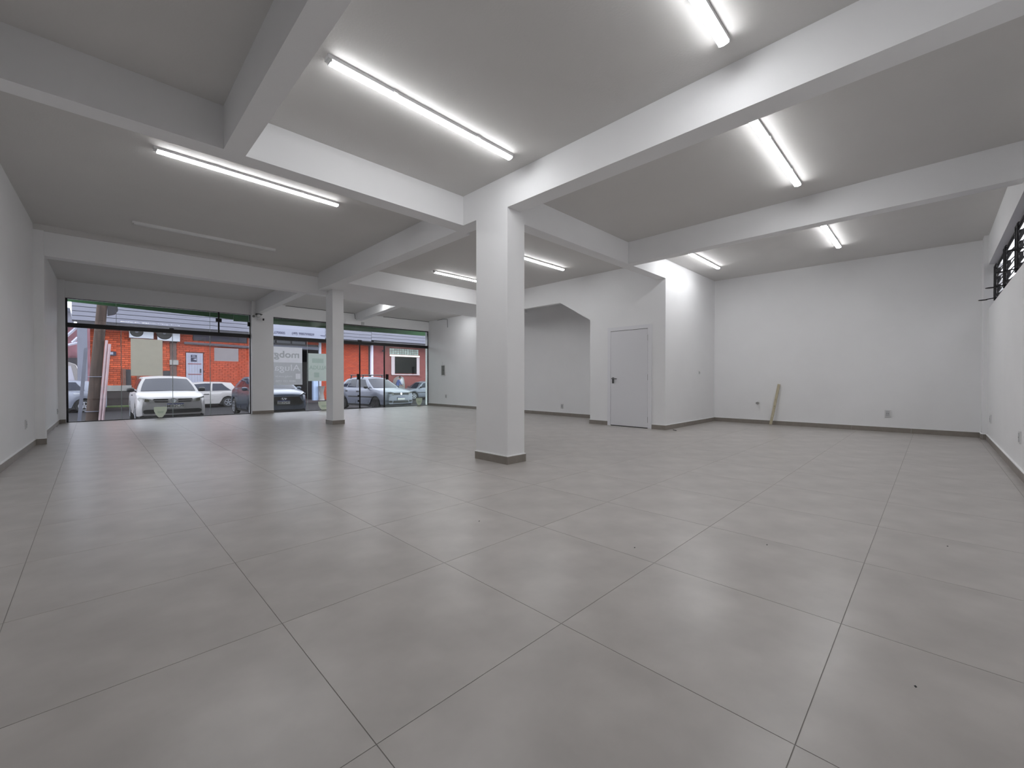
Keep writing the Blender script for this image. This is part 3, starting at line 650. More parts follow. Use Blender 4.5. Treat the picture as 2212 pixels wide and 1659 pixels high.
# ---- garage with the white sign
gbx0, gbx1 = onw(562, 780)[0], onw(748, 780)[0]
gb = tag(empty('garage_building', (gbx0, YW, 0)), 'garage building with dark open bay under a white phone number sign', 'building')
go0, go1 = 0.0, onw(692, 780)[0]-gbx0; gzt = onw(640, 752)[1]
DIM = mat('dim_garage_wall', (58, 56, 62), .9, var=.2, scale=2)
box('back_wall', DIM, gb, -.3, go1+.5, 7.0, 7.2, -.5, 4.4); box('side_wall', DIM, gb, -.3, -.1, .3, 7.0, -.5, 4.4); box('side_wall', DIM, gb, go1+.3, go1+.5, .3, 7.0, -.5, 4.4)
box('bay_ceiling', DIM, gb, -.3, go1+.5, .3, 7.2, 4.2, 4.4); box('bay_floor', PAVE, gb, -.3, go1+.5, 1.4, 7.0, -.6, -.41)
box('lintel', GREYW, gb, 0, go1, -.05, .2, gzt-.06, gzt+.14)
for k in range(4):
    a = go1*(k+.05)/4; box('vent_panel', mat('grey_vent', (120, 122, 128), .6) if k < 3 else BRKR, gb, a, a+go1*.22, .02, .1, gzt+.30, gzt+.52)
box('vent_back', DKM, gb, 0, go1, .1, .2, gzt+.14, 4.2)
jx = onw(690.5, 780)[0]-gbx0; box('door_jamb', mat('pale_jamb', (172, 176, 190), .6), gb, jx-.06, jx+.1, -.06, .12, -.42, gzt+.55)
BRT = mat('brick_wall_texture', (170, 84, 60), .85)
nt_ = BRT.node_tree; bt = nt_.nodes.new('ShaderNodeTexBrick'); tc = nt_.nodes.new('ShaderNodeTexCoord'); mp = nt_.nodes.new('ShaderNodeMapping')
mp.inputs['Rotation'].default_value = (math.radians(90), 0, 0); bt.inputs['Scale'].default_value = 1.0
bt.inputs['Brick Width'].default_value = .28; bt.inputs['Row Height'].default_value = .105; bt.inputs['Mortar Size'].default_value = .010
bt.inputs['Color1'].default_value = (*lin((182, 72, 38)), 1); bt.inputs['Color2'].default_value = (*lin((158, 58, 34)), 1); bt.inputs['Mortar'].default_value = (*lin((100, 48, 36)), 1)
nt_.links.new(tc.outputs['Object'], mp.inputs[0]); nt_.links.new(mp.outputs[0], bt.inputs[0]); nt_.links.new(bt.outputs[0], nt_.nodes['Principled BSDF'].inputs['Base Color'])
bpb = nt_.nodes.new('ShaderNodeBump'); bpb.inputs['Strength'].default_value = .6; bpb.inputs['Distance'].default_value = .02; bpb.invert = True
nt_.links.new(bt.outputs['Fac'], bpb.inputs['Height']); nt_.links.new(bpb.outputs[0], nt_.nodes['Principled BSDF'].inputs['Normal'])
BRT2 = BRT.copy(); BRT2.name = 'pink_brick_texture'; b2 = [n for n in BRT2.node_tree.nodes if n.type == 'TEX_BRICK'][0]
b2.inputs['Color1'].default_value = (*lin((146, 74, 72)), 1); b2.inputs['Color2'].default_value = (*lin((130, 62, 62)), 1); b2.inputs['Mortar'].default_value = (*lin((116, 66, 66)), 1)
rbx1 = onw(796, 780)[0]
box('brick_pier', BRT, gb, go1+.06, rbx1-gbx0, .0, .3, -.5, 4.9)
slats(gb, gbx0, on_y(700, 715, YF)[0], on_y(802, 715, YF)[0], zf0-.05, .235, 7)
(sx0, sz1), (sx1, sz0) = on_y(562, 705, YF-.1), on_y(702, 733, YF-.1); sz1 = 5.2
sgn = box('phone_sign', mat('white_sign_board', (128, 131, 146), .5), gb, sx0-gbx0, sx1-gbx0, YF-YW-.12, YF-YW-.02, sz0, sz1)
INK = mat('sign_ink', (60, 60, 84), .6)
for body, pxc, pyc in (('91170005', 600, 718.5), ('(49) 988799829', 655, 721.5)):
    xq, zq = on_y(pxc, pyc, YF-.12); text_mesh(body, .215, INK, 'lettering', sgn, (xq-gbx0, YF-YW-.128, zq), (1.05, 0, 0), (0, 0, 1), .004, bold=.004)
xq, zq = on_y(700, 725.5, YF-.12); box('underline', INK, sgn, xq-gbx0-.25, xq-gbx0+.1, YF-YW-.128, YF-YW-.12, zq-.03, zq+.03)
box('underline', INK, sgn, sx0-gbx0, sx0-gbx0+.9, YF-YW-.128, YF-YW-.12, sz0+.16, sz0+.19)
box('eaves_beam', DKM, gb, 0, rbx1-gbx0, YF-YW, .0, zf0-.32, zf0-.08)
xq = on_y(681, 800, 30.9)[0]; tag(MB().box(xq-.16, xq+.16, 30.8, 31.1, -.42, on_y(681, 815, 30.9)[1]+.4).build('bollard_post', mat('light_blue_post', (150, 168, 196), .6)), 'light blue post in front of the dark garage bay', 'post')
xq = on_y(696, 840, 30.5)[0]
pt = tag(empty('street_planter', (xq, 30.6, -.42)), 'grey planter urn beside the light blue post', 'planter')
MB().lathe([(.001, 0), (.2, 0), (.12, .5), (.2, .95), (.24, 1.0), (.001, 1.0)], (0, 0, 0), 'z', 16).build('urn', CONC, pt, True)
# ---- pinkish brick house with dark window
hb = tag(empty('brick_house', (rbx1, YW, 0)), 'pinkish brick house with dark window on the right across the street', 'building')
hx1 = 26.0
box('wall', BRT2, hb, .25, hx1-rbx1, .0, .3, -.5, 5.0)
(ax, az), (bx_, bz) = onw(852, 768), onw(899.5, 809)
wd = box('window_opening', mat('black_window', (6, 6, 9), .6, spec=.1), hb, ax-rbx1, bx_-rbx1, -.02, .02, bz+.08, az-.1)
WF = mat('pink_white_trim', (196, 176, 184), .6)
box('window_jamb', WF, hb, ax-rbx1-.3, ax-rbx1, -.06, .02, bz, az); box('window_jamb', WF, hb, bx_-rbx1, bx_-rbx1+.28, -.06, .02, bz, az-.1)
box('window_sill', WF, hb, ax-rbx1-.3, bx_-rbx1+.28, -.1, .02, bz-.06, bz+.02)
GBLK = mat('grey_green_glass_block', (150, 164, 160), .25, var=.25, scale=5, rnd=.25)
gx, gz1 = onw(841, 751.5); gx2, gz0 = onw(904, 776); gzm0 = onw(872, 766)[1]
nb, nr = 12, 3; bw = (gx2-gx)/nb; bhh = (gz1-gzm0)/nr; first = None
for i in range(nb):
    for k in range(nr):
        if first is None: o = first = MB().box(0, bw-.03, -.03, .02, 0, bhh-.03).build('glass_block', GBLK, hb)
        else: o = copy_obj(first, hb)
        o.location = (gx-rbx1+i*bw, 0, gzm0+k*bhh)
tl = tag(empty('reflection_tube', (gx, YW-.12, gzm0-.12)), 'glowing white tube standing in for a bright reflection over the dark window of the brick house', 'lamp')  # emissive tube in place of a bright reflection, not a real lamp
MB().tube([(0, 0, 0), (gx2-gx, 0, 0)], .07, 10).build('tube', emit('reflection_glow', (1, 1, 1), 1.2), tl, True); box('bracket', GREYM, tl, .4, .5, 0, .12, -.05, .05); box('bracket', GREYM, tl, gx2-gx-.5, gx2-gx-.4, 0, .12, -.05, .05)
slats(hb, rbx1, on_y(802.5, 715, YF)[0], on_y(960, 715, YF)[0], zf0+.04, .24, 7)
box('eaves_beam', DKM, hb, .0, hx1-rbx1, YF-YW, .0, zf0-.2, zf0)
xq = onw(801.5, 780)[0]
dp = tag(empty('downpipe', (xq, YW-.1, -.42)), 'white rain downpipe between the brick buildings', 'pipe')
MB().tube([(0, 0, 0), (0, 0, zf0+.42)], .13, 10).build('pipe', mat('white_downpipe', (206, 204, 222), .5), dp, True)
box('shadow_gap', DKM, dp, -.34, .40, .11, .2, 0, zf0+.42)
xq, zq = onw(825, 758); wl = tag(empty('wall_lamp', (xq, YW, zq)), 'dark wall lamp on a curved arm on the brick house', 'lamp')
MB().tube([(.25, 0, .5), (.22, -.2, .3), (.0, -.3, .05)], .03, 6).build('arm', GREYW, wl); MB().lathe([(.001, .1), (.1, .06), (.14, -.08), (.001, -.1)], (0, -.3, 0), 'z', 12).build('shade', DKM, wl, True)
# ---- leaning wooden utility pole outside the glass
PY = 19.5
PW_ = mat('weathered_pole_wood', (62, 49, 43), .9, var=.35, scale=4, stretch=(5, 5, .5), bump=.5, bscale=20)
(xb0, zb0), (xt0, zt0) = on_y(199, 898, PY), on_y(221, 655, PY)
ph0 = gz(PY); sl = (xt0-xb0)/(zt0-zb0)
pl = tag(empty('utility_pole', (xb0+sl*(ph0-zb0), PY, ph0)), 'leaning weathered wooden utility pole outside the left pane', 'pole')
MB().tube([(sl*z, 0, z) for z in (0, 1, 2, 3, 4, 5.5, 7.5)], [.155, .15, .145, .138, .13, .12, .11], 14).build('post', PW_, pl, True)
PVC = mat('pinkish_conduit', (170, 148, 152), .5, var=.08, scale=4)
zc1 = on_y(224, 735, PY)[1]-ph0; zc2 = on_y(227, 743, PY)[1]-ph0
for (dx, top, rr) in ((.185, zc1, .035), (.262, zc2, .038)): MB().tube([(dx+sl*z*.98, -.08, z) for z in (0, top*.5, top)], rr, 8).build('conduit', PVC, pl, True)
for z in (on_y(210, 814, PY)[1]-ph0, .35): MB().tube([(sl*z+(.175*math.cos(a*math.pi/8)), .175*math.sin(a*math.pi/8), z+.0) for a in range(17)], .014, 6).build('band', GREYW, pl)
zg = on_y(194, 752, PY)[1]-ph0
MB().prism([(-.33, 0), (-.24, 0), (-.24+sl*zg, zg), (-.33+sl*zg, zg)], .10, .14, (0, 2, 1)).build('guard_strip', GREYW, pl)
zi = on_y(231, 655, PY)[1]-ph0
MB().prism([(sl*zi+.12, zi+.05), (sl*zi+.36, zi+.05), (sl*zi+.38, zi-.22), (sl*zi+.30, zi-.36), (sl*zi+.12, zi-.42)], -.05, .05, (0, 2, 1)).build('insulator_bracket', DKM, pl)

# ================================================================== CARS
def lerp(a, b, t): return a+(b-a)*t
def interp(tab, s):
    for (s0, z0), (s1, z1) in zip(tab, tab[1:]):
        if s <= s1: return lerp(z0, z1, 0 if s1 == s0 else max(0, (s-s0)/(s1-s0)))
    return tab[-1][1]
TYRE = mat('black_tyre', (18, 18, 20), .8); RIM = mat('silver_rim', (170, 172, 180), .3, metal=.8); CGL = mat('dark_car_glass', (16, 22, 40), .05, spec=.3)
LENS = mat('headlamp_lens', (150, 150, 146), .12, spec=.8); LENSD = mat('headlamp_inner', (96, 92, 78), .2); RED = mat('red_tail_lamp', (150, 20, 24), .2); PLATE = mat('plate_white', (214, 214, 210), .5); PBLUE = mat('plate_blue', (40, 56, 120), .5); CHR = mat('chrome', (200, 202, 208), .15, metal=1)
def car(name, label, c, loc, yaw, tilt=0.0):
    """c: dictionary of sizes; local +x is forward, +y is the car's left"""
    L, Wd, paint = c['L'], c['W']/2, c['paint']; R = c.get('r', .30)
    root = tag(empty(name, loc, yaw), label, 'car'); root.rotation_euler = (0, tilt, yaw)
    xa, xr = c['ax'], c['ar']; ra = R+.055
    fl = c.get('floor', .2)
    def wid(s):
        f = max(0, (.10-s)/.10); b = max(0, (s-.92)/.08); return Wd*(1-c.get('nose', .16)*f**2.2-.12*b**2)
    def top(s): return interp(c['top'], s)
    ss = sorted(set([0, .006, .018, .04, .07, .10]+[i/44 for i in range(5, 44)]+[.94, .965, .985, 1.0]))
    rings = []
    for s in ss:
        x = L/2-s*L; w = wid(s); zt = top(s); zb = fl+(.05*(1-min(1, s/.03)))
        for a in (xa, xr):
            d = abs(s*L-a)
            if d < ra: zb = max(zb, R+math.sqrt(ra*ra-d*d)*.98)
        h = zt-zb
        half = [(0, zb), (.90*w, zb), (.985*w, zb+.04*h), (w, zb+.3*h), (w*.998, zb+.55*h), (.985*w, zb+.72*h), (.965*w, zb+.90*h), (.90*w, zb+.98*h), (.5*w, zt+.012), (0, zt+.02)]
        ring = [(x, y, z) for y, z in half]+[(x, -y, z) for y, z in reversed(half[1:-1])]
        rings.append(ring)
    body = MB().loft(rings, True).build('body', paint, root, True)
    MB().box(-L*.46, L*.46, -Wd+.07, Wd-.07, .17, .60).build('underbody', DARK, root)
    # greenhouse
    b0, b1, t0, t1 = c['gh']; bw, rw = c['bw'], c['rw']; zr = c['roof']
    def side(u, t, sg, off=0.0):
        sb, st_ = lerp(b0, b1, u), lerp(t0, t1, u); s = lerp(sb, st_, t)
        zb2 = top(sb)-.03; z = lerp(zb2, interp(zr, u), t); bul = .035*math.sin(math.pi*t*.9)
        return (L/2-s*L, sg*(lerp(bw, rw, t)+bul+off), z)
    def end(v, t, u, off=0.0):
        x, y, z = side(u, t, 1); d = 1 if u == 0 else -1
        return (x+d*(.10*(1-v*v)*(1-.4*t)+off), v*y, z+.035*t*(1-v*v)+off*.5)
    sh = MB(); us = [i/10 for i in range(11)]; ts = [0, .25, .5, .75, .9, 1]; vs = [-1, -.6, -.2, .2, .6, 1]
    for sg in (1, -1): sh.loft([[side(u, t, sg) for t in ts] for u in us], wrap=False)
    for u in (0, 1): sh.loft([[end(v, t, u) for t in ts] for v in vs], wrap=False)
    rg = []
    for u in us:
        p = side(u, 1, 1); e0, e1 = end(0, 1, 0)[0]-side(0, 1, 1)[0], end(0, 1, 1)[0]-side(1, 1, 1)[0]
        rg.append([(p[0]+lerp(e0, e1, u)*(1-v*v), v*p[1], p[2]+.035*(1-v*v)) for v in vs])
    sh.loft(rg, wrap=False); sh.build('cabin_shell', paint, root, True)
    G = lambda f, name: MB().loft([[f(i/6, j/5) for j in range(6)] for i in range(7)], wrap=False).build(name, CGL, root, True)
    wm = c.get('wm', .86)
    G(lambda i, j: end(lerp(-wm, wm, i)*(1-.02*j), lerp(.10, .93, j), 0, .008), 'windscreen')
    G(lambda i, j: end(lerp(-.84, .84, i), lerp(.30, .92, j), 1, .008), 'rear_window')
    for sg in (1, -1):
        for (ub0, ub1, ut0, ut1, tb, tt) in c['win']:
            G(lambda i, j: side(lerp(lerp(ub0, ub1, i), lerp(ut0, ut1, i), j), lerp(tb, tt, j), sg, .006), 'side_window')
    # wheels
    for a in (xa, xr):
        for sg in (1, -1):
            x = L/2-a; y = sg*(Wd-.10)
            t = MB().lathe([(R*.62, -.085*1), (R*.92, -.095), (R, -.06), (R, .06), (R*.92, .095), (R*.62, .085)], (x, y, R), 'y', 28).build('tyre', TYRE, root, True)
            yo = y+sg*.082
            MB().lathe([(.001, -.03*sg), (R*.64, -.03*sg), (R*.66, .012*sg), (R*.58, .012*sg), (R*.52, -.012*sg), (.001, -.012*sg)], (x, yo, R), 'y', 28).build('rim', c.get('rim', RIM), t, True)
            sp = MB()
            for k in range(c.get('spokes', 5)):
                an = 2*math.pi*k/c.get('spokes', 5)+.3; ca, sa = math.cos(an), math.sin(an); q = .026
                pts = [(x+ca*r0-sa*w0, R+sa*r0+ca*w0) for r0, w0 in ((.02, -q), (R*.60, -q*.8), (R*.60, q*.8), (.02, q))]
                sp.prism(pts, yo-.014, yo+.014, (0, 2, 1))
            sp.build('spokes', c.get('rim', RIM), t)
    # patches
    def front_patch(poly, nm, m_, par=None, off=.012):
        f = []; b = []
        for (y, z) in poly:
            s = 0.0
            while wid(s)*.97 < abs(y) and s < .12: s += .002
            f.append((L/2-s*L+off, y, z)); b.append((L/2-s*L-.05, y*.98, z))
        n = len(poly); return MB().add(f+b, [tuple(range(n)), tuple(range(2*n-1, n-1, -1))]+[(i, (i+1) % n, n+(i+1) % n, n+i) for i in range(n)]).build(nm, m_, par or root)
    def side_patch(poly, nm, m_, sgs=(1, -1), off=.006, par=None):
        for sg in sgs:
            f = []; b = []
            for (xx, z) in poly:
                s = xx/L; zt = top(s); h = (z-fl)/max(.1, zt-fl); w = wid(s)*(1 if h < .55 else lerp(1, .965, (h-.55)/.35))
                f.append((L/2-xx, sg*(w+off), z)); b.append((L/2-xx, sg*(w-.03), z))
            n = len(poly); MB().add(f+b, [tuple(range(n)), tuple(range(2*n-1, n-1, -1))]+[(i, (i+1) % n, n+(i+1) % n, n+i) for i in range(n)]).build(nm, m_, par or root)
    for sg in (1, -1):
        mz = c.get('mz', top(.30)+.06); mx = L/2-c.get('mx', .33)*L
        mm = MB(); rr = [(.001, -.10), (.06, -.085), (.085, -.03), (.085, .04), (.06, .09), (.001, .10)]
        mm.lathe([(a_, b_*.95) for a_, b_ in rr], (0, 0, 0), 'y', 14)
        mo = mm.build('door_mirror', c.get('mirror', DARK), root, True); mo.location = (mx, sg*(bw+.13), mz+.02); mo.scale = (.7, 1, .85)
        MB().tube([(mx, sg*(bw-.02), mz-.04), (mx, sg*(bw+.08), mz)], .022, 6).build('mirror_stalk', c.get('mirror', DARK), root)
    for x in c.get('seams', ()):
        z1 = top(x/L)-.10; side_patch([(x-.006, fl+.06), (x+.006, fl+.06), (x+.006, z1), (x-.006, z1)], 'door_seam', DARK, off=.003)
    for (x, z, w_, h_) in c.get('handles', ()): side_patch([(x, z), (x+w_, z), (x+w_, z+h_), (x, z+h_)], 'door_handle', c.get('hmat', DARK), off=.022)
    for (x0, x1, z, h_) in c.get('strips', ()): side_patch([(lerp(x0, x1, k/6), z) for k in range(7)]+[(lerp(x1, x0, k/6), z+h_) for k in range(7)], 'rub_strip', DARK, off=.012)
    return root, front_patch, side_patch, L, Wd
def plate(root, x, z, text, y=0.0, w=.40, h=.125, tilt=0):
    p = box('number_plate', PLATE, root, x, x+.012, y-w/2, y+w/2, z, z+h); box('plate_band', PBLUE, p, x+.0125, x+.0135, y-w/2, y+w/2, z+h*.78, z+h)
    text_mesh(text, .108, DARK, 'lettering', p, (x+.0145, y, z+h*.38), (0, .98, 0), (0, 0, 1), .0008, bold=.002)
WPAINT = mat('white_car_paint', (146, 143, 143), .28, spec=.5); SPAINT = mat('silver_car_paint', (108, 112, 124), .3, metal=.3, spec=.6); GPAINT = mat('slate_car_paint', (70, 78, 92), .22, metal=.35, spec=.7)
# white hatchback facing the shop
gol = dict(L=3.90, W=1.66, paint=WPAINT, r=.30, ax=.78, ar=3.24, nose=.14, floor=.25,
           top=[(0, .70), (.006, .765), (.02, .81), (.06, .855), (.12, .91), (.20, .965), (.27, .995), (.33, 1.0), (.80, 1.02), (.95, .99), (1, .84)],
           gh=(.245, .985, .43, .90), bw=.765, rw=.565, roof=[(0, 1.40), (.3, 1.45), (.7, 1.44), (1, 1.36)], wm=.90,
           win=[(.11, .46, .06, .42, .16, .88), (.49, .80, .45, .74, .16, .88)], seams=(1.30, 2.35), handles=((2.1, .84, .2, .035),), mx=.335, mz=1.02)
r, fp, sp_, L, Wd = car('white_hatchback', 'white hatchback parked facing the shop left of the window pillar', gol, (1.72, 16.2+1.95, gz(17.5)), -math.pi/2)
for sg in (1, -1):
    fp([(sg*.12, .745), (sg*.47, .755), (sg*.45, .785), (sg*.12, .78)], 'grille_slot', BLACK); fp([(sg*.12, .675), (sg*.42, .685), (sg*.45, .72), (sg*.12, .71)], 'grille_slot', BLACK)
    hl = fp([(sg*.50, .695), (sg*.62, .69), (sg*.76, .715), (sg*.80, .79), (sg*.77, .835), (sg*.66, .82), (sg*.52, .785)], 'headlamp', LENS, off=.03); fp([(sg*.55, .71), (sg*.66, .712), (sg*.65, .79), (sg*.56, .775)], 'headlamp_bulb', LENSD, hl, .036)
fp([(-.70, .40), (-.66, .355), (0, .34), (.66, .355), (.70, .40), (.68, .455), (.62, .475), (0, .465), (-.62, .475), (-.68, .455)], 'bumper_intake', BLACK)
fp([(-.74, .262), (.74, .262), (.70, .30), (-.70, .30)], 'bumper_lip', DARK, off=.006)
ez = .725
em = MB().lathe([(.060, 0), (.080, 0), (.080, .026), (.060, .026)], (L/2, 0, ez), 'x', 24).build('emblem', CHR, r, True)
for pts in (((-.042, .048), (-.018, .004), (0, .034), (.018, .004), (.042, .048)), ((-.055, .014), (-.026, -.048), (0, -.006), (.026, -.048), (.055, .014))):
    MB().tube([(L/2+.020, a, ez+b) for a, b in pts], .009, 6).build('emblem_letter', CHR, em)
MB().lathe([(.001, -.01), (.060, -.01), (.060, .010), (.001, .010)], (L/2, 0, ez), 'x', 20).build('emblem_disc', PBLUE, em)
plate(r, L/2+.012, .515, 'MIB2C38', .05)
MB().tube([(L/2-1.05, .62, 1.03), (L/2-1.10, .1, 1.04)], .012, 6).build('wiper', DARK, r); MB().tube([(L/2-1.05, -.05, 1.03), (L/2-1.10, -.55, 1.04)], .012, 6).build('wiper', DARK, r)
# dark slate hatchback behind the pillar
hb2 = dict(L=3.94, W=1.72, paint=GPAINT, r=.31, ax=.80, ar=3.30, nose=.20, mirror=GPAINT,
           floor=.24,
           top=[(0, .76), (.006, .82), (.02, .86), (.06, .91), (.12, .96), (.20, 1.0), (.27, 1.02), (.33, 1.03), (.80, 1.05), (.95, 1.02), (1, .88)],
           gh=(.235, .985, .43, .87), bw=.79, rw=.57, roof=[(0, 1.40), (.3, 1.47), (.7, 1.46), (1, 1.36)], wm=.90,
           win=[(.10, .42, .06, .40, .14, .86), (.45, .72, .43, .66, .14, .86)], seams=(1.28, 2.2, 3.0), handles=((1.95, .82, .2, .035), (2.8, .84, .2, .035)), hmat=GPAINT, mx=.33, mz=1.0)
r, fp, sp_, L, Wd = car('slate_hatchback', 'dark slate hatchback parked facing the shop right of the window pillar', hb2, (4.83, 16.4+1.97, gz(17.6)), -math.pi/2)
fp([(-.60, .45), (.60, .45), (.66, .53), (.52, .75), (-.52, .75), (-.66, .53)], 'grille', BLACK)
for sg in (1, -1):
    fp([(sg*.52, .73), (sg*.78, .79), (sg*.82, .87), (sg*.70, .89), (sg*.54, .80)], 'headlamp', mat('smoked_lamp', (60, 62, 72), .1, spec=.8), off=.03); fp([(sg*.66, .50), (sg*.80, .48), (sg*.82, .68), (sg*.76, .70)], 'daytime_lamp', LENS)
fp([(-.70, .28), (.70, .28), (.74, .40), (-.74, .40)], 'bumper_lip', BLACK); fp([(-.72, .41), (-.5, .435), (.5, .435), (.72, .41), (.72, .425), (-.72, .425)], 'chrome_strip', CHR, off=.02)
ez = .675
em = MB().tube([(L/2+.02, .085*math.cos(a*math.pi/10), ez+.045*math.sin(a*math.pi/10)) for a in range(21)], .008, 6).build('emblem', CHR, r)
for pts in (((-.045, -.028), (-.025, .030)), ((.025, -.030), (.045, .028)), ((-.035, -.004), (.035, .006))): MB().tube([(L/2+.02, -a, ez+b) for a, b in pts], .008, 6).build('emblem_letter', CHR, em)
plate(r, L/2+.018, .49, 'JBE3G97', .0)
# silver car with roof rack
cor = dict(L=4.10, W=1.61, paint=SPAINT, r=.29, ax=.78, ar=3.20, nose=.17, rim=DARK,
           floor=.24,
           top=[(0, .70), (.006, .76), (.02, .80), (.06, .86), (.12, .91), (.20, .96), (.27, .99), (.33, .99), (.72, 1.0), (.80, 1.0), (.95, .98), (1, .84)],
           gh=(.245, .88, .42, .78), bw=.735, rw=.54, roof=[(0, 1.42), (.3, 1.47), (.7, 1.46), (1, 1.39)], wm=.90,
           win=[(.13, .43, .07, .41, .12, .86), (.46, .74, .44, .70, .12, .86), (.77, .93, .73, .86, .14, .82)], seams=(1.25, 2.2, 3.0), handles=((1.98, .80, .16, .06), (2.85, .81, .16, .06)), strips=((.9, 2.75, .57, .05),), mx=.33, mz=1.01)
r, fp, sp_, L, Wd = car('silver_car_with_rack', 'silver car with black roof rack parked facing the shop on the right', cor, (9.75-math.cos(math.radians(-80))*2.05, 16.8-math.sin(math.radians(-80))*2.05, gz(17.6)), math.radians(-80))
fp([(-.36, .69), (.36, .69), (.40, .78), (-.40, .78)], 'grille', DARK)
for sg in (1, -1):
    fp([(sg*.40, .67), (sg*.72, .69), (sg*.77, .79), (sg*.60, .82), (sg*.42, .79)], 'headlamp', LENS, off=.03); fp([(sg*.48, .36), (sg*.64, .36), (sg*.64, .44), (sg*.48, .44)], 'fog_lamp', DARK)
fp([(-.44, .33), (.44, .33), (.40, .44), (-.40, .44)], 'bumper_intake', DARK); fp([(-.74, .59), (.74, .59), (.74, .62), (-.74, .62)], 'bumper_strip', DARK)
plate(r, L/2+.012, .465, '', 0)
MB().lathe([(.04, 0), (.055, 0), (.055, .02), (.04, .02)], (L/2+.005, 0, .735), 'x', 18).build('emblem', CHR, r, True)
for x in (.05, -.85):
    MB().tube([(x, -.60, 1.58), (x, .60, 1.58)], .022, 8).build('rack_bar', BLACK, r)
    for sg in (1, -1): MB().tube([(x, sg*.52, 1.58), (x, sg*.56, 1.40)], .03, 6).build('rack_foot', BLACK, r)
MB().tube([(L/2-1.10, .62, 1.03), (L/2-1.2, .1, 1.06)], .012, 6).build('wiper', DARK, r); MB().tube([(L/2-1.10, -.02, 1.03), (L/2-1.2, -.50, 1.06)], .012, 6).build('wiper', DARK, r)
# across the street: silver hatchback at the far left
san = dict(L=4.02, W=1.74, paint=SPAINT, r=.31, ax=.80, ar=3.25, nose=.16,
           top=[(0, .62), (.02, .76), (.10, .86), (.22, .95), (.30, .98), (.80, 1.02), (.95, 1.0), (1, .86)],
           gh=(.23, .97, .42, .86), bw=.80, rw=.60, roof=[(0, 1.44), (.3, 1.52), (.7, 1.51), (1, 1.44)],
           win=[(.10, .43, .06, .40, .12, .86), (.46, .80, .43, .72, .12, .86)], seams=(1.3, 2.25, 3.1), handles=((2.0, .86, .2, .035), (2.9, .88, .2, .035)), hmat=CHR)
xr_, _ = on_y(235, 850, 28.3)
r, fp, sp_, L, Wd = car('silver_hatchback', 'silver hatchback parked across the street behind the wooden pole', san, (xr_-2.08, 29.1, gz(29.1)), math.pi)
sp_([(3.78, .78), (3.99, .80), (3.99, 1.02), (3.86, 1.0)], 'tail_lamp', RED)
# white three door hatchback across the street
g4 = dict(L=3.88, W=1.65, paint=WPAINT, r=.29, ax=.78, ar=3.25, nose=.16,
          top=[(0, .60), (.02, .70), (.10, .79), (.22, .86), (.28, .88), (.80, .92), (.95, .92), (1, .78)],
          gh=(.24, .985, .44, .885), bw=.77, rw=.57, roof=[(0, 1.36), (.3, 1.42), (.7, 1.41), (1, 1.36)],
          win=[(.09, .50, .02, .46, .12, .88), (.54, .87, .50, .74, .12, .88)], seams=(1.25, 2.42), handles=((2.12, .74, .24, .04),), mx=.35, mz=.92)
xr_, _ = on_y(521, 850, 28.3)
r, fp, sp_, L, Wd = car('white_hatchback', 'white three-door hatchback parked sideways across the street under the plank door', g4, (xr_-1.94, 29.1, gz(29.1)), math.pi)
# silver saloon at the far right with its door open
sed = dict(L=4.3, W=1.70, paint=SPAINT, r=.30, ax=.85, ar=3.40, nose=.18,
           top=[(0, .58), (.02, .68), (.10, .78), (.22, .86), (.30, .90), (.80, .96), (.95, .95), (1, .80)],
           gh=(.26, .86, .42, .74), bw=.78, rw=.56, roof=[(0, 1.34), (.3, 1.42), (.7, 1.41), (1, 1.34)],
           win=[(.12, .46, .06, .43, .12, .86), (.49, .86, .46, .80, .12, .86)], seams=(1.4, 2.35, 3.2), handles=((2.1, .78, .2, .035),), strips=((1.0, 3.4, .55, .05),))
xf_, _ = on_y(872, 850, 28.4)
r, fp, sp_, L, Wd = car('silver_saloon', 'silver saloon parked sideways across the street at the right end of the glass', sed, (xf_+2.15, 29.15, gz(29.15)), math.pi)
# open white car door / rear hatch beside the man
vx, vz = on_y(869.5, 824, 30.2)
wv = tag(empty('white_van', (vx+.12, 31.12, -.42)), 'small white vehicle behind the man at the brick house', 'car')
MB().loft([[(x*s_, y, z) for x, z in ((-.40, .35), (.46, .35), (.46, 1.1), (.34, 1.62), (.10, 1.74), (-.18, 1.55), (-.36, 1.1))] for y, s_ in ((-.35, .94), (-.28, 1), (.3, 1), (.36, .94))], True).build('body', WPAINT, wv, True)
MB().loft([[(x, y, z) for x, z in ((-.16, 1.12), (.30, 1.12), (.22, 1.52), (.08, 1.6), (-.08, 1.46))] for y in (-.365, -.352)], True).build('window', mat('bright_reflecting_glass', (190, 186, 196), .1), wv)
for x in (-.26, .32): MB().lathe([(.001, -.06), (.25, -.06), (.27, 0), (.25, .06), (.001, .06)], (x, -.25, .27), 'y', 20).build('tyre', TYRE, wv, True)
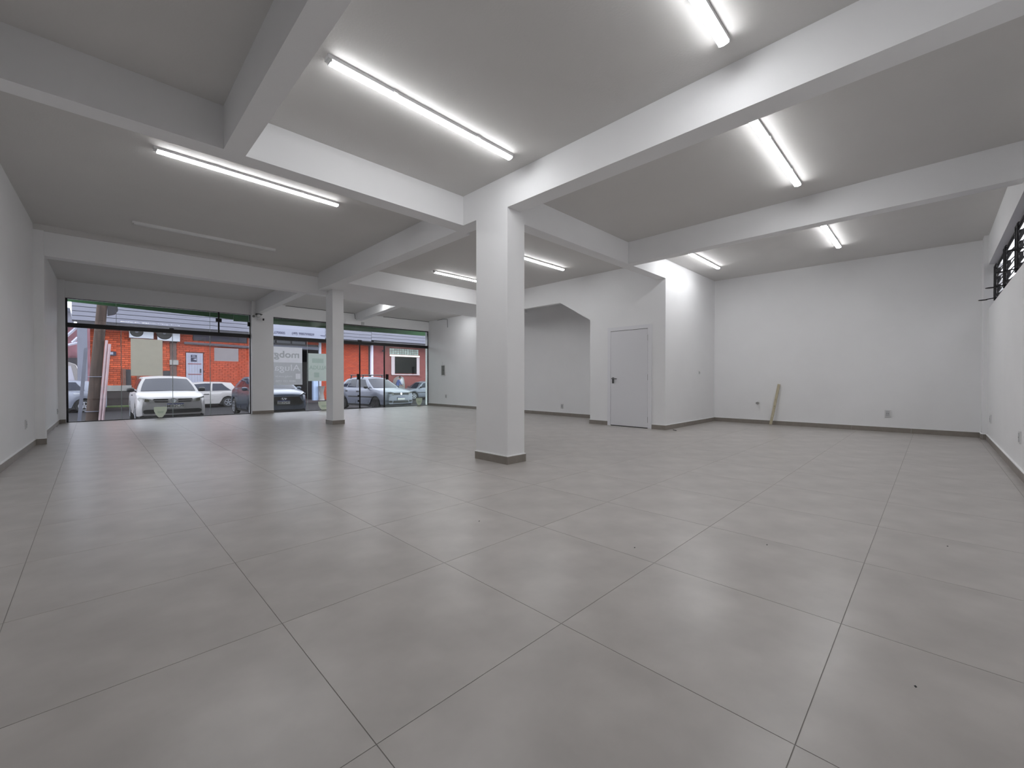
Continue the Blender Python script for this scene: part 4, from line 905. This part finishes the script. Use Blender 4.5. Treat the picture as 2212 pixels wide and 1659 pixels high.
# old white pickup behind the shed
px_, pz_ = on_y(150, 800, 33.6)
pk = tag(empty('white_pickup', (px_, 33.6, -.45)), 'old white van with small square window standing at the far left', 'car')
MB().prism([(-3.0, .55), (.55, .55), (.50, 1.5), (.25, 2.32), (.0, 2.42), (-3.0, 2.42)], -.8, .8, (0, 2, 1)).build('body', WPAINT, pk, bevel=.04)
MB().prism([(-.9, 1.45), (.22, 1.45), (.08, 2.22), (-.9, 2.22)], -.812, -.795, (0, 2, 1)).build('side_window', mat('pale_reflecting_glass', (176, 176, 190), .15), pk)
box('bumper', mat('dark_red_bumper', (84, 40, 46), .6), pk, .1, .85, -.82, .8, .5, .95)
box('tail_lamp', RED, pk, .5, .62, -.78, -.6, 1.0, 1.3)
for x in (-.25, -2.4): MB().lathe([(.001, -.09), (.28, -.09), (.31, 0), (.28, .09), (.001, .09)], (x, -.72, .31), 'y', 20).build('tyre', TYRE, pk, True)

# ================================================================== MAN BY THE BRICK HOUSE
mxp, _ = on_y(858, 830, 30.55)
def person(loc, rz):
    J = {'pel': (0, 0, .92, .15), 'sp': (.03, 0, 1.12, .15), 'ch': (.10, 0, 1.32, .165), 'nk': (.17, 0, 1.46, .065), 'hd': (.23, 0, 1.56, .09), 'ht': (.26, 0, 1.68, .085),
         'sl': (.11, .17, 1.37, .07), 'el': (.20, .25, 1.12, .048), 'wl': (.36, .18, .98, .034), 'fl': (.43, .15, .95, .03),
         'sr': (.11, -.17, 1.37, .07), 'er': (.20, -.25, 1.12, .048), 'wr': (.36, -.18, .98, .034), 'fr': (.43, -.15, .95, .03),
         'hl': (0, .10, .86, .105), 'kl': (.03, .11, .48, .075), 'al': (0, .11, .09, .05), 'tl': (.16, .12, .04, .04),
         'hr': (0, -.10, .86, .105), 'kr': (.05, -.11, .48, .075), 'ar': (-.02, -.11, .09, .05), 'tr': (.14, -.12, .04, .04)}
    E = ['pel sp', 'sp ch', 'ch nk', 'nk hd', 'hd ht', 'ch sl', 'sl el', 'el wl', 'wl fl', 'ch sr', 'sr er', 'er wr', 'wr fr', 'pel hl', 'hl kl', 'kl al', 'al tl', 'pel hr', 'hr kr', 'kr ar', 'ar tr']
    bm = bmesh.new(); lay = bm.verts.layers.skin.verify(); vv = {}
    for k, (x, y, z, r_) in J.items():
        v = bm.verts.new((x, y, z)); v[lay].radius = (r_, r_); v[lay].use_root = (k == 'pel'); vv[k] = v
    for e in E: a, b = e.split(); bm.edges.new((vv[a], vv[b]))
    me = bpy.data.meshes.new('figure'); bm.to_mesh(me); bm.free()
    o = bpy.data.objects.new('figure', me); COL.objects.link(o)
    o.modifiers.new('skin', 'SKIN'); ssf = o.modifiers.new('sub', 'SUBSURF'); ssf.levels = 2; ssf.render_levels = 2
    bpy.context.view_layer.update()
    me2 = bpy.data.meshes.new_from_object(o.evaluated_get(bpy.context.evaluated_depsgraph_get())); bpy.data.objects.remove(o, do_unlink=True)
    me2.materials.clear()
    for m_ in (mat('blue_shirt', (64, 78, 128), .85, var=.1, scale=8), mat('dark_trousers', (44, 44, 56), .85), mat('skin_tone', (150, 108, 88), .6), mat('dark_shoe', (28, 26, 28), .6)): me2.materials.append(m_)
    for p in me2.polygons:
        c = p.center; p.use_smooth = True
        p.material_index = 3 if c.z < .09 else 1 if c.z < .93 else 2 if (c.z > 1.47 or (c.x > .30 and c.z < 1.1)) else 0
    root = tag(empty('person', loc, rz), 'person in a blue shirt and dark cap bending forward beside the brick house', 'person')
    bd = bpy.data.objects.new('body', me2); COL.objects.link(bd); bd.parent = root
    CAP = mat('dark_cap', (40, 36, 38), .8)
    MB().lathe([(.001, .17), (.05, .16), (.085, .12), (.102, .06), (.104, .02), (.001, .02)], (.245, 0, 1.60), 'z', 18).build('cap', CAP, root, True)
    MB().prism([(.31, -.07), (.42, -.05), (.44, 0), (.42, .05), (.31, .07)], 1.625, 1.64).build('cap_peak', CAP, root)
    for y in (.035, -.035):
        MB().lathe([(.001, -.008), (.008, -.004), (.008, .004), (.001, .008)], (.318, y, 1.60), 'x', 8).build('eye', DARK, root)
    MB().tube([(.31, 0, 1.60), (.345, 0, 1.565), (.315, 0, 1.555)], .012, 6).build('nose', MATS['skin_tone'], root)
    MB().box(.308, .318, -.022, .022, 1.525, 1.531).build('mouth', mat('lip', (120, 70, 66), .6), root)
    for sg in (1, -1):
        MB().lathe([(.001, -.012), (.028, -.008), (.028, .008), (.001, .012)], (.235, sg*.092, 1.585), 'y', 10).build('ear', MATS['skin_tone'], root)
        for k in range(4): MB().tube([(.44, sg*(.145+.016*(k-1.5)), .95), (.475, sg*(.145+.016*(k-1.5)), .935), (.495-.004*abs(k-1.5), sg*(.145+.016*(k-1.5)), .905)], [.009, .0085, .007], 6).build('finger', MATS['skin_tone'], root)
        MB().tube([(.41, sg*.125, .955), (.44, sg*.105, .945), (.465, sg*.105, .93)], [.011, .010, .008], 6).build('thumb', MATS['skin_tone'], root)
    return root
person((mxp-.12, 30.35, -.42), math.radians(-8))
